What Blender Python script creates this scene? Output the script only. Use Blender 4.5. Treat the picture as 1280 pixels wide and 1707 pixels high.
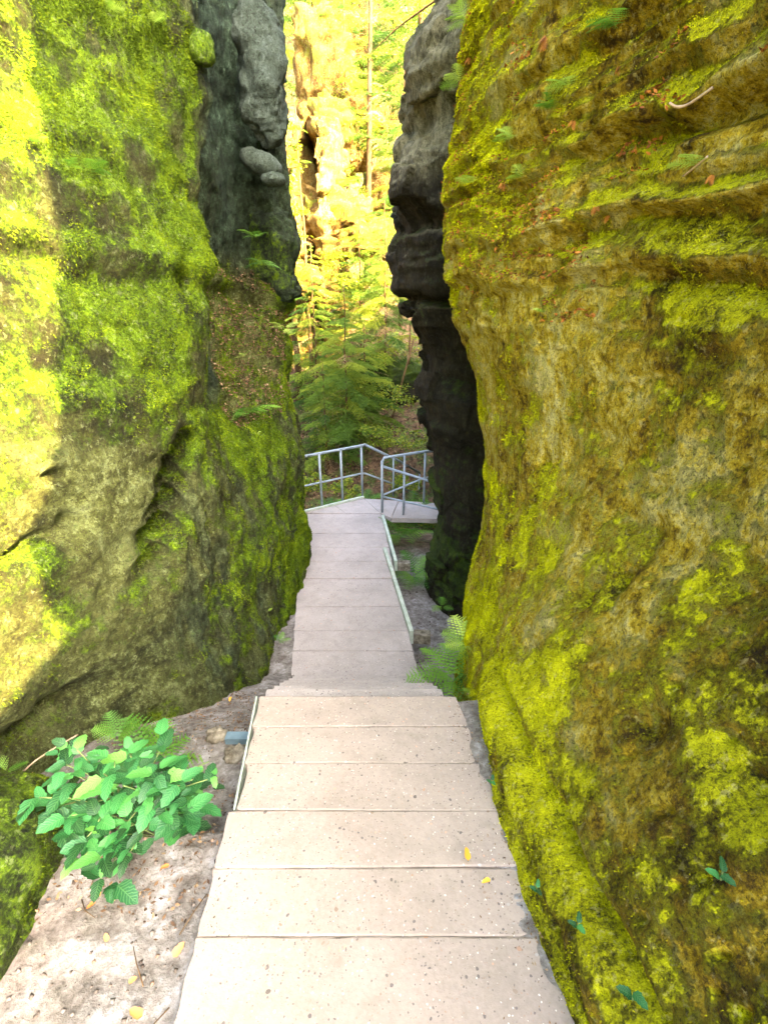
import bpy, math, random
import numpy as np
from mathutils import Vector, Matrix

for o in list(bpy.data.objects): bpy.data.objects.remove(o)
S = bpy.context.scene
COL = S.collection
R = math.radians
random.seed(7)
RNG = np.random.default_rng(11)

# ------------------------------------------------------------------ camera
FPX, CX, CY, PITCH, CAMZ = 800.0, 640.0, 853.5, R(25), 2.1
cam_d = bpy.data.cameras.new("camera"); cam = bpy.data.objects.new("camera", cam_d); COL.objects.link(cam)
cam_d.sensor_fit = 'HORIZONTAL'; cam_d.sensor_width = 36; cam_d.lens = 36*FPX/1280
cam_d.clip_start = 0.05; cam_d.clip_end = 500
cam.location = (0, 0, CAMZ); cam.rotation_euler = (R(90)-PITCH, 0, 0)
S.camera = cam

# ------------------------------------------------------------------ light
SUN = Vector((0.60, -0.52, 0.61)).normalized()
elev = math.asin(SUN.z); azim = math.atan2(SUN.x, SUN.y)
W = bpy.data.worlds.new("World"); S.world = W; W.use_nodes = True
nt = W.node_tree; nt.nodes.clear()
sky = nt.nodes.new("ShaderNodeTexSky"); sky.sky_type = 'NISHITA'; sky.sun_disc = False
sky.sun_elevation = elev; sky.sun_rotation = azim; sky.air_density = 0.6; sky.dust_density = 6.0; sky.ozone_density = 0.3
bg = nt.nodes.new("ShaderNodeBackground"); bg.inputs[1].default_value = 0.15
wo = nt.nodes.new("ShaderNodeOutputWorld")
nt.links.new(sky.outputs[0], bg.inputs[0]); nt.links.new(bg.outputs[0], wo.inputs[0])
sl = bpy.data.lights.new("sun", 'SUN'); sl.energy = 5.0; sl.angle = R(0.6); sl.color = (1.0, 0.74, 0.36)
so = bpy.data.objects.new("sun", sl); COL.objects.link(so)
so.rotation_euler = SUN.to_track_quat('Z', 'Y').to_euler()
S.view_settings.view_transform = 'Standard'; S.view_settings.look = 'None'
S.view_settings.exposure = 4.7; S.view_settings.gamma = 1.0
S.view_settings.use_curve_mapping = False
try:
    S.cycles.max_bounces = 10; S.cycles.diffuse_bounces = 6; S.cycles.transmission_bounces = 4
except Exception: pass

# ------------------------------------------------------------------ helpers
def ray(px, py):
    a = (px-CX)/FPX; b = (py-CY)/FPX
    return a, math.cos(PITCH)-b*math.sin(PITCH), -(math.sin(PITCH)+b*math.cos(PITCH))
def at(px, py, Y=None, z=None):
    dx, dy, dz = ray(px, py)
    t = Y/dy if Y is not None else (z-CAMZ)/dz
    return Vector((dx*t, dy*t, CAMZ+dz*t))

def tag(o, label=None, cat=None, group=None, kind=None):
    if label: o['label'] = label
    if cat: o['category'] = cat
    if group: o['group'] = group
    if kind: o['kind'] = kind
    return o
def empty(name, loc=(0, 0, 0), rz=0.0, **k):
    o = bpy.data.objects.new(name, None); COL.objects.link(o); o.location = loc; o.rotation_euler = (0, 0, rz)
    o.empty_display_size = 0.1
    return tag(o, **k)
def link(name, me, parent=None, loc=None, rot=None, scale=None):
    o = bpy.data.objects.new(name, me); COL.objects.link(o)
    if parent is not None: o.parent = parent
    if loc is not None: o.location = loc
    if rot is not None: o.rotation_euler = rot
    if scale is not None: o.scale = scale if hasattr(scale, '__len__') else (scale,)*3
    return o
def mesh(name, V, F, mat=None, smooth=True):
    """V (n,3), F (m,k) numpy, all faces with k corners"""
    V = np.asarray(V, dtype=np.float32).reshape(-1, 3); F = np.asarray(F, dtype=np.int32)
    me = bpy.data.meshes.new(name); k = F.shape[1]; m = F.shape[0]
    me.vertices.add(len(V)); me.vertices.foreach_set('co', V.ravel())
    me.loops.add(m*k); me.loops.foreach_set('vertex_index', F.ravel())
    me.polygons.add(m); me.polygons.foreach_set('loop_start', np.arange(0, m*k, k, dtype=np.int32))
    me.polygons.foreach_set('use_smooth', np.full(m, smooth, dtype=bool))
    me.update(calc_edges=True); me.validate()
    if mat: me.materials.append(mat)
    return me
def attr(me, name, vals):
    a = me.attributes.new(name, 'FLOAT', 'POINT'); a.data.foreach_set('value', np.asarray(vals, dtype=np.float32).ravel())
class MB:
    """collects mixed faces"""
    def __init__(s): s.v = []; s.f = []
    def add(s, vs, fs):
        b = len(s.v); s.v += [tuple(v) for v in vs]; s.f += [tuple(b+i for i in f) for f in fs]
    def box(s, c, d, M=None):
        x, y, z = d[0]/2, d[1]/2, d[2]/2
        vs = [Vector((sx*x, sy*y, sz*z)) for sz in (-1, 1) for sy in (-1, 1) for sx in (-1, 1)]
        if M is not None: vs = [M @ v for v in vs]
        s.add([v+Vector(c) for v in vs], [(0, 2, 3, 1), (4, 5, 7, 6), (0, 1, 5, 4), (2, 6, 7, 3), (0, 4, 6, 2), (1, 3, 7, 5)])
    def tube(s, pts, r, n=8, cap=True):
        pts = [Vector(p) for p in pts]; rr = r if hasattr(r, '__len__') else [r]*len(pts)
        b = len(s.v); up = None
        for i, p in enumerate(pts):
            d = (pts[min(i+1, len(pts)-1)]-pts[max(i-1, 0)]).normalized()
            if up is None:
                up = Vector((0, 0, 1)) if abs(d.z) < .9 else Vector((1, 0, 0))
            u = d.cross(up).normalized(); w = u.cross(d).normalized(); up = w
            for k in range(n):
                a = 2*math.pi*k/n; s.v.append(tuple(p+(u*math.cos(a)+w*math.sin(a))*rr[i]))
        for i in range(len(pts)-1):
            for k in range(n):
                s.f.append((b+i*n+k, b+i*n+(k+1) % n, b+(i+1)*n+(k+1) % n, b+(i+1)*n+k))
        if cap:
            s.f.append(tuple(b+k for k in range(n))[::-1]); e = b+(len(pts)-1)*n; s.f.append(tuple(e+k for k in range(n)))
    def me(s, name, mat, smooth=False, bevel=0):
        m = bpy.data.meshes.new(name); m.from_pydata(s.v, [], s.f); m.validate(); m.update()
        if mat: m.materials.append(mat)
        if smooth: m.polygons.foreach_set('use_smooth', [True]*len(m.polygons))
        if bevel:
            import bmesh
            bm = bmesh.new(); bm.from_mesh(m)
            bmesh.ops.bevel(bm, geom=list(bm.edges), offset=bevel, segments=2, affect='EDGES', profile=.6)
            bm.to_mesh(m); bm.free()
        return m
    def build(s, name, mat, parent=None, smooth=False, bevel=0):
        return link(name, s.me(name, mat, smooth, bevel), parent)

# ---- vectorised value noise
def _h(ix, iy, iz, seed):
    n = (ix.astype(np.int64)*374761393 + iy.astype(np.int64)*668265263 + iz.astype(np.int64)*1442695041 + seed*974634541) & 0xffffffff
    n = ((n ^ (n >> 13))*1274126177) & 0xffffffff
    n = ((n ^ (n >> 16))*2246822519) & 0xffffffff
    return ((n ^ (n >> 15)) & 0xffffff)/float(0xffffff)*2-1
def vn(P, seed=0):
    f = np.floor(P); i = f.astype(np.int64); t = P-f; t = t*t*t*(t*(t*6-15)+10)
    x, y, z = i[..., 0], i[..., 1], i[..., 2]; u, v, w = t[..., 0], t[..., 1], t[..., 2]
    def L(a, b, k): return a+(b-a)*k
    c = [[[_h(x+a, y+b, z+d, seed) for d in (0, 1)] for b in (0, 1)] for a in (0, 1)]
    return L(L(L(c[0][0][0], c[1][0][0], u), L(c[0][1][0], c[1][1][0], u), v),
             L(L(c[0][0][1], c[1][0][1], u), L(c[0][1][1], c[1][1][1], u), v), w)
def fbm(P, sc=1.0, octv=4, seed=0, gain=.5):
    P = P*np.asarray(sc); a = 1.0; s = 0; tot = 0
    for k in range(octv):
        s = s+a*vn(P+k*17.3, seed+k*7); tot += a; a *= gain; P = P*2.03
    return s/tot*1.5
def ridged(P, sc=1.0, octv=4, seed=0):
    P = P*np.asarray(sc); a = 1.0; s = 0; tot = 0
    for k in range(octv):
        s = s+a*(1-np.abs(vn(P+k*9.1, seed+k*5))*2); tot += a; a *= .5; P = P*2.1
    return s/tot
def smooth(x, a, b):
    t = np.clip((x-a)/(b-a), 0, 1); return t*t*(3-2*t)

# ------------------------------------------------------------------ materials
def newmat(name):
    m = bpy.data.materials.new(name); m.use_nodes = True; n = m.node_tree; n.nodes.clear()
    out = n.nodes.new('ShaderNodeOutputMaterial'); b = n.nodes.new('ShaderNodeBsdfPrincipled')
    n.links.new(b.outputs[0], out.inputs[0]); b.inputs['Roughness'].default_value = .85
    b.inputs['Specular IOR Level'].default_value = .25
    return m, n, b, out
class NG:
    def __init__(s, n): s.n = n
    def new(s, t, **k):
        o = s.n.nodes.new(t)
        for a, b in k.items(): setattr(o, a, b)
        return o
    def lk(s, a, b): s.n.links.new(a, b)
    def coord(s): return s.new('ShaderNodeTexCoord').outputs['Object']
    def mapping(s, v, scale):
        m = s.new('ShaderNodeMapping'); m.inputs['Scale'].default_value = scale; s.lk(v, m.inputs['Vector']); return m.outputs[0]
    def noise(s, v, scale, detail=6, rough=.6, dist=0):
        t = s.new('ShaderNodeTexNoise'); t.inputs['Scale'].default_value = scale; t.inputs['Detail'].default_value = detail
        t.inputs['Roughness'].default_value = rough; t.inputs['Distortion'].default_value = dist; s.lk(v, t.inputs['Vector']); return t.outputs['Fac']
    def vor(s, v, scale, feat='F1'):
        t = s.new('ShaderNodeTexVoronoi', feature=feat); t.inputs['Scale'].default_value = scale; s.lk(v, t.inputs['Vector']); return t
    def ramp(s, f, stops, interp='LINEAR'):
        r = s.new('ShaderNodeValToRGB'); r.color_ramp.interpolation = interp
        e = r.color_ramp.elements
        while len(e) < len(stops): e.new(.5)
        for el, (p, c) in zip(e, stops):
            el.position = p; el.color = (c[0], c[1], c[2], 1) if hasattr(c, '__len__') else (c, c, c, 1)
        s.lk(f, r.inputs[0]); return r.outputs[0]
    def math(s, op, a, b=None, c=None, clamp=False):
        m = s.new('ShaderNodeMath', operation=op); m.use_clamp = clamp
        for i, v in enumerate((a, b, c)):
            if v is None: continue
            if isinstance(v, (int, float)): m.inputs[i].default_value = v
            else: s.lk(v, m.inputs[i])
        return m.outputs[0]
    def mix(s, f, a, b, mode='MIX'):
        m = s.new('ShaderNodeMix', data_type='RGBA', blend_type=mode)
        for i, v in ((0, f), (6, a), (7, b)):
            if isinstance(v, (int, float)): m.inputs[i].default_value = v
            elif hasattr(v, '__len__'): m.inputs[i].default_value = (v[0], v[1], v[2], 1)
            else: s.lk(v, m.inputs[i])
        return m.outputs[2]
    def at(s, name):
        a = s.new('ShaderNodeAttribute'); a.attribute_name = name; return a.outputs['Fac']
    def bump(s, h, dist, strength=1, prev=None):
        b = s.new('ShaderNodeBump'); b.inputs['Distance'].default_value = dist; b.inputs['Strength'].default_value = strength
        s.lk(h, b.inputs['Height'])
        if prev is not None: s.lk(prev, b.inputs['Normal'])
        return b.outputs[0]

def rock_mat(name, rock, moss, grey, stretch=(1, 1, .55), lich=(.30, .34, .18), fine=.6):
    m, n, b, o = newmat(name); g = NG(n); c = g.coord()
    cs = g.mapping(c, stretch)
    nl = g.noise(cs, 1.7, 5, .62, .3); nm = g.noise(cs, 8, 10, .72, .0); nf = g.noise(c, 60, 6, .75); nx = g.noise(cs, 26, 10, .78, .0); gr = g.noise(c, 190, 3, .7); bd = g.noise(g.mapping(c, (1.2, 1.2, 9)), 2.2, 6, .65)
    f = g.math('ADD', g.math('ADD', g.math('MULTIPLY', nl, .26), g.math('MULTIPLY', bd, .12)), g.math('ADD', g.math('MULTIPLY', nm, .34), g.math('MULTIPLY', nx, .28)))
    sp = g.noise(c, 70, 3, .6); pk = g.noise(cs, 34, 5, .7, .2)
    rc = g.ramp(f, rock)
    rc = g.mix(g.ramp(nf, [(.35, 0), (.62, 1)]), g.mix(.55, rc, (.012, .008, .002), 'MIX'), rc)
    # pale lichen crust flecks
    lm = g.ramp(nx, [(.56, 0), (.60, 1)])
    rc = g.mix(g.math('MULTIPLY', lm, g.ramp(nm, [(.44, 0), (.56, .8)])), rc, lich)
    gf = g.math('ADD', g.math('MULTIPLY', nm, .5), g.math('MULTIPLY', nx, .5))
    gc = g.ramp(gf, grey)
    rc = g.mix(g.at('grey_tone'), rc, gc)  # blend to the grey ramp; also carries painted light and shade
    mf = g.math('ADD', g.math('MULTIPLY', nl, .2), g.math('ADD', g.math('MULTIPLY', nm, .4), g.math('MULTIPLY', nf, .4)))
    mc = g.ramp(mf, moss)
    mk = g.math('ADD', g.at('moss'), g.math('ADD', g.math('MULTIPLY_ADD', nm, 1.7, -.85), g.math('MULTIPLY_ADD', nx, 2.2*fine, -1.1*fine)))
    mk = g.ramp(mk, [(.30, 0), (.70, 1)])
    cc = g.mix(mk, rc, mc)
    pv = g.vor(cs, 21); pv2 = g.noise(cs, 13, 3, .5)
    pit = g.math('MULTIPLY', g.math('LESS_THAN', pv.outputs['Distance'], .17), g.ramp(pv2, [(.54, 0), (.58, 1)]))
    cc = g.mix(g.math('MULTIPLY', g.ramp(gr, [(.35, .55), (.6, 0)]), 1), cc, g.mix(.75, cc, (.01, .008, .002)))
    cc = g.mix(g.ramp(sp, [(.37, .6), (.43, 0)]), cc, (.012, .010, .002))
    cc = g.mix(g.math('MULTIPLY', g.ramp(pk, [(.57, 0), (.63, .4)]), g.math('SUBTRACT', 1, g.at('grey_tone'))), cc, lich)
    g.lk(cc, b.inputs['Base Color'])
    h = g.math('ADD', g.math('MULTIPLY', nx, .65), g.math('MULTIPLY', nf, .35))
    bn = g.bump(g.math('SUBTRACT', h, g.math('MULTIPLY', pit, .5)), .035, .9); bn = g.bump(g.math('ADD', g.math('MULTIPLY', mk, .5), g.math('ADD', g.math('MULTIPLY', nf, 1.2), g.math('MULTIPLY', gr, .5))), .010, .9, bn)
    g.lk(bn, b.inputs['Normal']); b.inputs['Roughness'].default_value = .9
    b.inputs['Specular IOR Level'].default_value = .15
    return m
GREY = [(.34, (.006, .010, .008)), (.46, (.030, .042, .034)), (.56, (.075, .10, .085)), (.66, (.20, .26, .23))]
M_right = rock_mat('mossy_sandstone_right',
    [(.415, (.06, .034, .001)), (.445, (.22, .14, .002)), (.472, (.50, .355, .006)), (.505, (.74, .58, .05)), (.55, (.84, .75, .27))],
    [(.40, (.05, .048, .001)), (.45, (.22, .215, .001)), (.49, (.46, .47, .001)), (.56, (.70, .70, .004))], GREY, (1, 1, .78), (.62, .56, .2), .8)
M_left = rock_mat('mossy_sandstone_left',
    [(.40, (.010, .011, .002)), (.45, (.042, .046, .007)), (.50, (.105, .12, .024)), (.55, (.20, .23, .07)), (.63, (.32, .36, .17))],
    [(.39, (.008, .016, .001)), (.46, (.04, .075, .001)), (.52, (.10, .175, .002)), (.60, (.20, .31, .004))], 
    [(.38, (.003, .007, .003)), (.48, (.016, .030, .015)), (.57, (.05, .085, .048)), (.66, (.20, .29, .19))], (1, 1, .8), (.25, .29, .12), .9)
M_dark = rock_mat('dark_shaded_sandstone',  # near-black albedo holds the deep shade of the rock stack
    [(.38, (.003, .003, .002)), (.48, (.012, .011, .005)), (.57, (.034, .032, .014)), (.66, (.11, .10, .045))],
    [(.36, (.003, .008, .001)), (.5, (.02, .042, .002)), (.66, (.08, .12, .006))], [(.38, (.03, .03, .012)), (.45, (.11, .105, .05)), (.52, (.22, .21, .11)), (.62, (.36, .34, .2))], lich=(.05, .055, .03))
M_pale = rock_mat('pale_sandstone',
    [(.38, (.03, .014, .002)), (.45, (.13, .065, .008)), (.52, (.30, .18, .03)), (.60, (.50, .38, .12))],
    [(.36, (.04, .05, .005)), (.5, (.16, .18, .01)), (.66, (.30, .32, .03))], GREY)
M_greyrock = rock_mat('grey_weathered_sandstone',
    [(.38, (.035, .052, .034)), (.46, (.085, .12, .08)), (.54, (.14, .185, .13)), (.64, (.24, .30, .23))],
    [(.36, (.02, .04, .01)), (.5, (.05, .09, .02)), (.66, (.12, .18, .04))], GREY, lich=(.16, .20, .17))

def varmat(name, stops, rough=.6, transl=.35, spec=.3):
    """leaf-like: colour varies with attribute var and object random; some light comes through"""
    m, n, b, o = newmat(name); g = NG(n)
    oi = g.new('ShaderNodeObjectInfo').outputs['Random']
    f = g.at('var') if 'moss' in name else g.math('FRACT', g.math('ADD', g.at('var'), g.math('MULTIPLY', oi, .95)))
    nz = g.noise(g.coord(), 30, 3)
    c = g.mix(.25, g.ramp(f, stops), g.ramp(nz, [(.3, .1), (.7, .9)]), 'OVERLAY')
    if 'leaf' in name:
        ph = g.math('MULTIPLY_ADD', g.at('lt'), 52.0, g.math('MULTIPLY', g.at('lu'), -14.0))
        sv = g.math('MULTIPLY_ADD', g.math('SINE', ph), .5, .5); mid = g.ramp(g.at('lu'), [(0, 1), (.10, 0)])
        vv_ = g.math('MAXIMUM', g.math('POWER', sv, 6.0), mid)
        if name == 'bramble_leaf': c = g.mix(g.math('MULTIPLY', vv_, .16), c, (.30, .50, .16)); g.lk(g.bump(vv_, .003, .35), b.inputs['Normal'])
    g.lk(c, b.inputs['Base Color']); b.inputs['Roughness'].default_value = rough; b.inputs['Specular IOR Level'].default_value = spec
    if transl:
        t = g.new('ShaderNodeBsdfTranslucent'); g.lk(c, t.inputs[0]); x = g.new('ShaderNodeMixShader'); x.inputs[0].default_value = transl
        g.lk(b.outputs[0], x.inputs[1]); g.lk(t.outputs[0], x.inputs[2]); g.lk(x.outputs[0], o.inputs[0])
    return m
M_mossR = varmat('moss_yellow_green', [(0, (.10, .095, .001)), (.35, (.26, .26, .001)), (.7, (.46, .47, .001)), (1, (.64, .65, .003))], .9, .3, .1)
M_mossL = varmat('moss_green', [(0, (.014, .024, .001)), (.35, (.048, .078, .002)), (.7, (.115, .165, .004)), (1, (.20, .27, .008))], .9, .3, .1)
M_leaf = varmat('bramble_leaf', [(0, (.003, .03, .006)), (.35, (.010, .075, .018)), (.65, (.022, .14, .032)), (.88, (.05, .22, .045)), (1, (.12, .32, .045))], .45, .3, .4)
M_fern = varmat('fern_green', [(0, (.03, .11, .008)), (.5, (.08, .20, .014)), (1, (.15, .30, .025))], .6, .35)
M_fernpale = varmat('fern_pale_green', [(0, (.14, .26, .02)), (.5, (.26, .40, .04)), (1, (.38, .50, .08))], .6, .35)
M_dry = varmat('dry_brown_fern', [(0, (.08, .024, .003)), (.5, (.22, .075, .007)), (1, (.40, .16, .02))], .8, .2)
M_beech = varmat('woodland_leaf', [(0, (.06, .12, .006)), (.5, (.15, .22, .008)), (1, (.34, .34, .015))], .5, .4)
M_spruce = varmat('spruce_needle', [(0, (.05, .11, .012)), (.5, (.12, .20, .015)), (1, (.25, .30, .02))], .6, .45)
M_deadneedle = varmat('dead_twig', [(0, (.20, .13, .05)), (1, (.38, .28, .12))], .8, .2)
M_yleaf = varmat('yellow_fallen_leaf', [(0, (.55, .26, .02)), (1, (.75, .42, .05))], .6, .2)
M_oleaf = varmat('orange_fallen_leaf', [(0, (.50, .17, .04)), (1, (.68, .30, .12))], .6, .2)
M_litter = varmat('leaf_litter', [(0, (.04, .022, .012)), (.4, (.09, .05, .02)), (.8, (.17, .10, .045)), (1, (.26, .19, .10))], .85, .1)

def simple(name, stops, sc=20, bumpd=.002, rough=.8, spec=.2, metal=0, stretch=(1, 1, 1)):
    m, n, b, o = newmat(name); g = NG(n); c = g.mapping(g.coord(), stretch)
    nz = g.noise(c, sc, 6, .65); g.lk(g.ramp(nz, stops), b.inputs['Base Color'])
    g.lk(g.bump(nz, bumpd, .8), b.inputs['Normal']); b.inputs['Roughness'].default_value = rough
    b.inputs['Specular IOR Level'].default_value = spec; b.inputs['Metallic'].default_value = metal
    return m
M_bark = simple('spruce_bark', [(.3, (.035, .02, .008)), (.5, (.075, .045, .018)), (.7, (.14, .09, .04))], 30, .01, .9, .1, 0, (1, 1, .3))
M_stem = simple('green_stem', [(.3, (.05, .09, .02)), (.7, (.12, .15, .05))], 30)
M_steel = simple('galvanised_steel', [(.3, (.17, .21, .225)), (.7, (.29, .335, .35))], 14, .0005, .5, .4, .25)
M_stringer = simple('painted_steel_edge', [(.3, (.20, .26, .18)), (.55, (.33, .38, .30)), (.75, (.42, .44, .38))], 12, .001, .7, .3)
M_bluesteel = simple('blue_grey_steel', [(.3, (.05, .085, .10)), (.7, (.11, .165, .19))], 12, .0005, .5, .4)
M_stone = simple('pale_stone', [(.35, (.05, .042, .025)), (.5, (.13, .115, .08)), (.65, (.22, .205, .15))], 16, .006)
M_root = simple('bare_root', [(.3, (.20, .13, .08)), (.7, (.42, .33, .22))], 40, .003)

def concrete(name, base, tint):
    m, n, b, o = newmat(name); g = NG(n); c = g.coord()
    n1 = g.noise(c, 2.2, 6, .65); n2 = g.noise(c, 55, 6, .7); n3 = g.noise(c, 9, 5, .6)
    col = g.ramp(g.math('ADD', g.math('MULTIPLY', n1, .6), g.math('MULTIPLY', n2, .4)), [(.36, tuple(x*.80 for x in base)), (.52, base), (.68, tuple(min(1, x*1.13) for x in base))])
    cd = g.new('ShaderNodeVectorMath', operation='ADD'); g.lk(c, cd.inputs[0])
    dn = g.new('ShaderNodeTexNoise'); dn.inputs['Scale'].default_value = 30; g.lk(c, dn.inputs['Vector'])
    dsc = g.new('ShaderNodeVectorMath', operation='SCALE'); dsc.inputs[3].default_value = .02; g.lk(dn.outputs['Color'], dsc.inputs[0]); g.lk(dsc.outputs[0], cd.inputs[1])
    for sc, th, seed, pal in ((24, .17, 0, [(0, (.07, .06, .05)), (.3, (.17, .12, .08)), (.55, (.24, .22, .19)), (.75, (.30, .17, .10)), (1, (.10, .09, .09))]), (48, .24, 0, [(0, (.08, .07, .065)), (.35, (.20, .15, .11)), (.6, (.32, .30, .27)), (.8, (.42, .25, .17)), (1, (.10, .10, .11))]),
                              (110, .30, 3, [(0, (.12, .10, .09)), (.5, (.26, .18, .13)), (.8, (.55, .5, .42)), (1, (.16, .15, .15))])):
        v = g.vor(cd.outputs[0], sc); v.inputs['Randomness'].default_value = 1
        sep = g.new('ShaderNodeSeparateColor'); g.lk(v.outputs['Color'], sep.inputs[0])
        on = g.math('GREATER_THAN', sep.outputs[0], .84 if sc < 30 else (.72 if seed == 0 else .58))
        rad = g.math('MULTIPLY', sep.outputs[1], th*1.4)
        inn = g.math('LESS_THAN', v.outputs['Distance'], rad)
        col = g.mix(g.math('MULTIPLY', g.math('MULTIPLY', on, inn), .85), col, g.ramp(sep.outputs[2], pal, 'CONSTANT'))
    n4 = g.noise(c, 1.3, 8, .7); st = g.math('MAXIMUM', g.ramp(n3, [(.50, 0), (.70, 1)]), g.ramp(n4, [(.50, 0), (.66, 1)]))
    col = g.mix(g.math('MULTIPLY', st, .5), col, tint)
    g.lk(col, b.inputs['Base Color']); g.lk(g.bump(n2, .003, .8), b.inputs['Normal']); b.inputs['Roughness'].default_value = .88
    return m
M_conc = concrete('exposed_aggregate_concrete', (.275, .230, .183), (.18, .152, .115))
M_conc2 = concrete('grey_pink_concrete', (.285, .258, .23), (.19, .172, .15))

def ground_mat():
    m, n, b, o = newmat('sandy_soil'); g = NG(n); c = g.coord()
    n1 = g.noise(c, 2.6, 7, .65, .6); n2 = g.noise(c, 26, 8, .72); n3 = g.noise(c, 7, 8, .72, .1)
    f = g.math('ADD', g.math('MULTIPLY', n3, .6), g.math('MULTIPLY', n2, .4))
    sand = g.ramp(f, [(.37, (.055, .045, .035)), (.45, (.11, .098, .08)), (.53, (.175, .162, .14)), (.62, (.28, .275, .26))])
    forest = g.ramp(f, [(.36, (.015, .012, .006)), (.46, (.07, .04, .02)), (.56, (.15, .09, .045)), (.68, (.30, .20, .11))])
    grn = g.ramp(n2, [(.36, (.02, .04, .008)), (.6, (.09, .15, .02))])
    forest = g.mix(g.ramp(n1, [(.48, 0), (.58, .8)]), forest, grn)
    g.lk(g.mix(g.at('forest'), sand, forest), b.inputs['Base Color'])
    g.lk(g.bump(f, .03, 1), b.inputs['Normal']); b.inputs['Roughness'].default_value = .95
    return m
M_ground = ground_mat()

# ------------------------------------------------------------------ lofted rock bodies
def catmull(P, ts, closed=False):
    n = len(P); i = np.floor(ts).astype(int); t = (ts-i)
    def g(k):
        return P[k % n] if closed else P[np.clip(k, 0, n-1)]
    p0, p1, p2, p3 = g(i-1), g(i), g(i+1), g(i+2)
    t = t.reshape((-1,)+(1,)*(P.ndim-1))
    return .5*((2*p1)+(-p0+p2)*t+(2*p0-5*p1+4*p2-p3)*t*t+(-p0+3*p1-3*p2+p3)*t**3)
def loft(levels, zs, segs, zfine):
    """levels: (nl,nc,2) closed plan outlines, zs: their heights; segs: subdivisions of each outline segment; zfine: wanted heights"""
    L = np.array(levels, dtype=float); nc = L.shape[1]
    tz = np.interp(zfine, zs, np.arange(len(zs)))
    G = catmull(L, np.clip(tz, 0, len(zs)-1-1e-6))                    # (nz,nc,2)
    ts = np.concatenate([i+np.arange(s)/s for i, s in enumerate(segs)])
    G2 = catmull(np.swapaxes(G, 0, 1), ts, closed=True)           # (ns,nz,2)
    X = np.swapaxes(G2, 0, 1)
    V = np.concatenate([X, np.repeat(np.asarray(zfine)[:, None, None], X.shape[1], 1)], 2)
    return V
def normals(V, sign=1):
    du = np.roll(V, -1, 1)-np.roll(V, 1, 1); dv = np.gradient(V, axis=0)
    N = np.cross(du, dv)*sign; N /= np.linalg.norm(N, axis=2, keepdims=True)+1e-9
    return N
def grid_faces(nr, nc, closed=True):
    r = np.arange(nr-1)[:, None]; c = np.arange(nc if closed else nc-1)[None]
    c2 = (c+1) % nc
    return np.stack([r*nc+c, r*nc+c2, (r+1)*nc+c2, (r+1)*nc+c], 2).reshape(-1, 4)
def grid_obj(name, V, mat, parent=None, attrs=None, flip=False, cap=True):
    nr, nc = V.shape[:2]; F = grid_faces(nr, nc)
    vs = V.reshape(-1, 3); 
    A = {k: a.ravel() for k, a in (attrs or {}).items()}
    if cap:   # close top and bottom with fans of quads (degenerate last corner avoided through centre vertex pairs)
        ct = V[-1].mean(0); cb = V[0].mean(0); b = len(vs)
        vs = np.concatenate([vs, [ct, cb]])
        A = {k: np.concatenate([a, [a[-1], a[0]]]) for k, a in A.items()}
        j = np.arange(0, nc-1, 2)
        t = (nr-1)*nc
        top = np.stack([t+j, t+j+1, t+(j+2) % nc, np.full_like(j, b)], 1); bot = np.stack([(j+2) % nc, j+1, j, np.full_like(j, b+1)], 1)
        F = np.concatenate([F, top, bot])
    if flip: F = F[:, ::-1]
    me = mesh(name, vs, F, mat)
    for k, a in A.items(): attr(me, k, a)
    return link(name, me, parent)

def moss_tufts(name, V, N, mask, n, mat, parent, size=(.008, .02), region=None, seed=1):
    rng = np.random.default_rng(seed); nr, nc = mask.shape
    w = np.clip(mask, 0, 1)**1.5
    # area weight
    du = np.linalg.norm(np.roll(V, -1, 1)-V, axis=2); dv = np.linalg.norm(np.gradient(V, axis=0), axis=2)
    w = w*du*dv
    if region is not None: w = w*region
    w[-1] = 0; w = w.ravel()/w.sum()
    idx = rng.choice(nr*nc, n, p=w); r, c = idx//nc, idx % nc; c2 = (c+1) % nc; r2 = np.minimum(r+1, nr-1)
    a, b = rng.random(n)[:, None], rng.random(n)[:, None]
    P = V[r, c]*(1-a)*(1-b)+V[r, c2]*a*(1-b)+V[r2, c]*(1-a)*b+V[r2, c2]*a*b; Nn = N[r, c]
    d = rng.normal(size=(n, 3)); d -= (d*Nn).sum(1, keepdims=True)*Nn; d /= np.linalg.norm(d, axis=1, keepdims=True)
    e = np.cross(Nn, d); s = rng.uniform(size[0], size[1], n)[:, None]*np.clip(np.linalg.norm(P-np.array([0, 0, CAMZ]), axis=1)/3.6, .3, 1.2)[:, None]
    tip = P+Nn*s*rng.uniform(.35, 1.0, (n, 1))+d*s*rng.uniform(.2, 1, (n, 1)) - np.array([0, 0, 1])*s*.3
    T = np.stack([P-e*s*.35-Nn*.004, P+e*s*.35-Nn*.004, tip], 1).reshape(-1, 3)
    me = mesh(name, T, np.arange(3*n).reshape(-1, 3), mat, False)
    clump = (fbm(P, 6, 4, 77, .7)*.6+.5)*.75+rng.random(n)*.25
    attr(me, 'var', np.repeat(np.clip(clump, 0.01, .98), 3))
    return tag(link(name, me, parent), kind='stuff')

def dent(V, D, c, rad, depth, axis=None):
    """lower displacement D around world point c; rad (rx,ry,rz)"""
    q = ((V-np.array(c))/np.array(rad)); r2 = (q**2).sum(2); return D-depth*np.exp(-r2*1.6)

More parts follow.
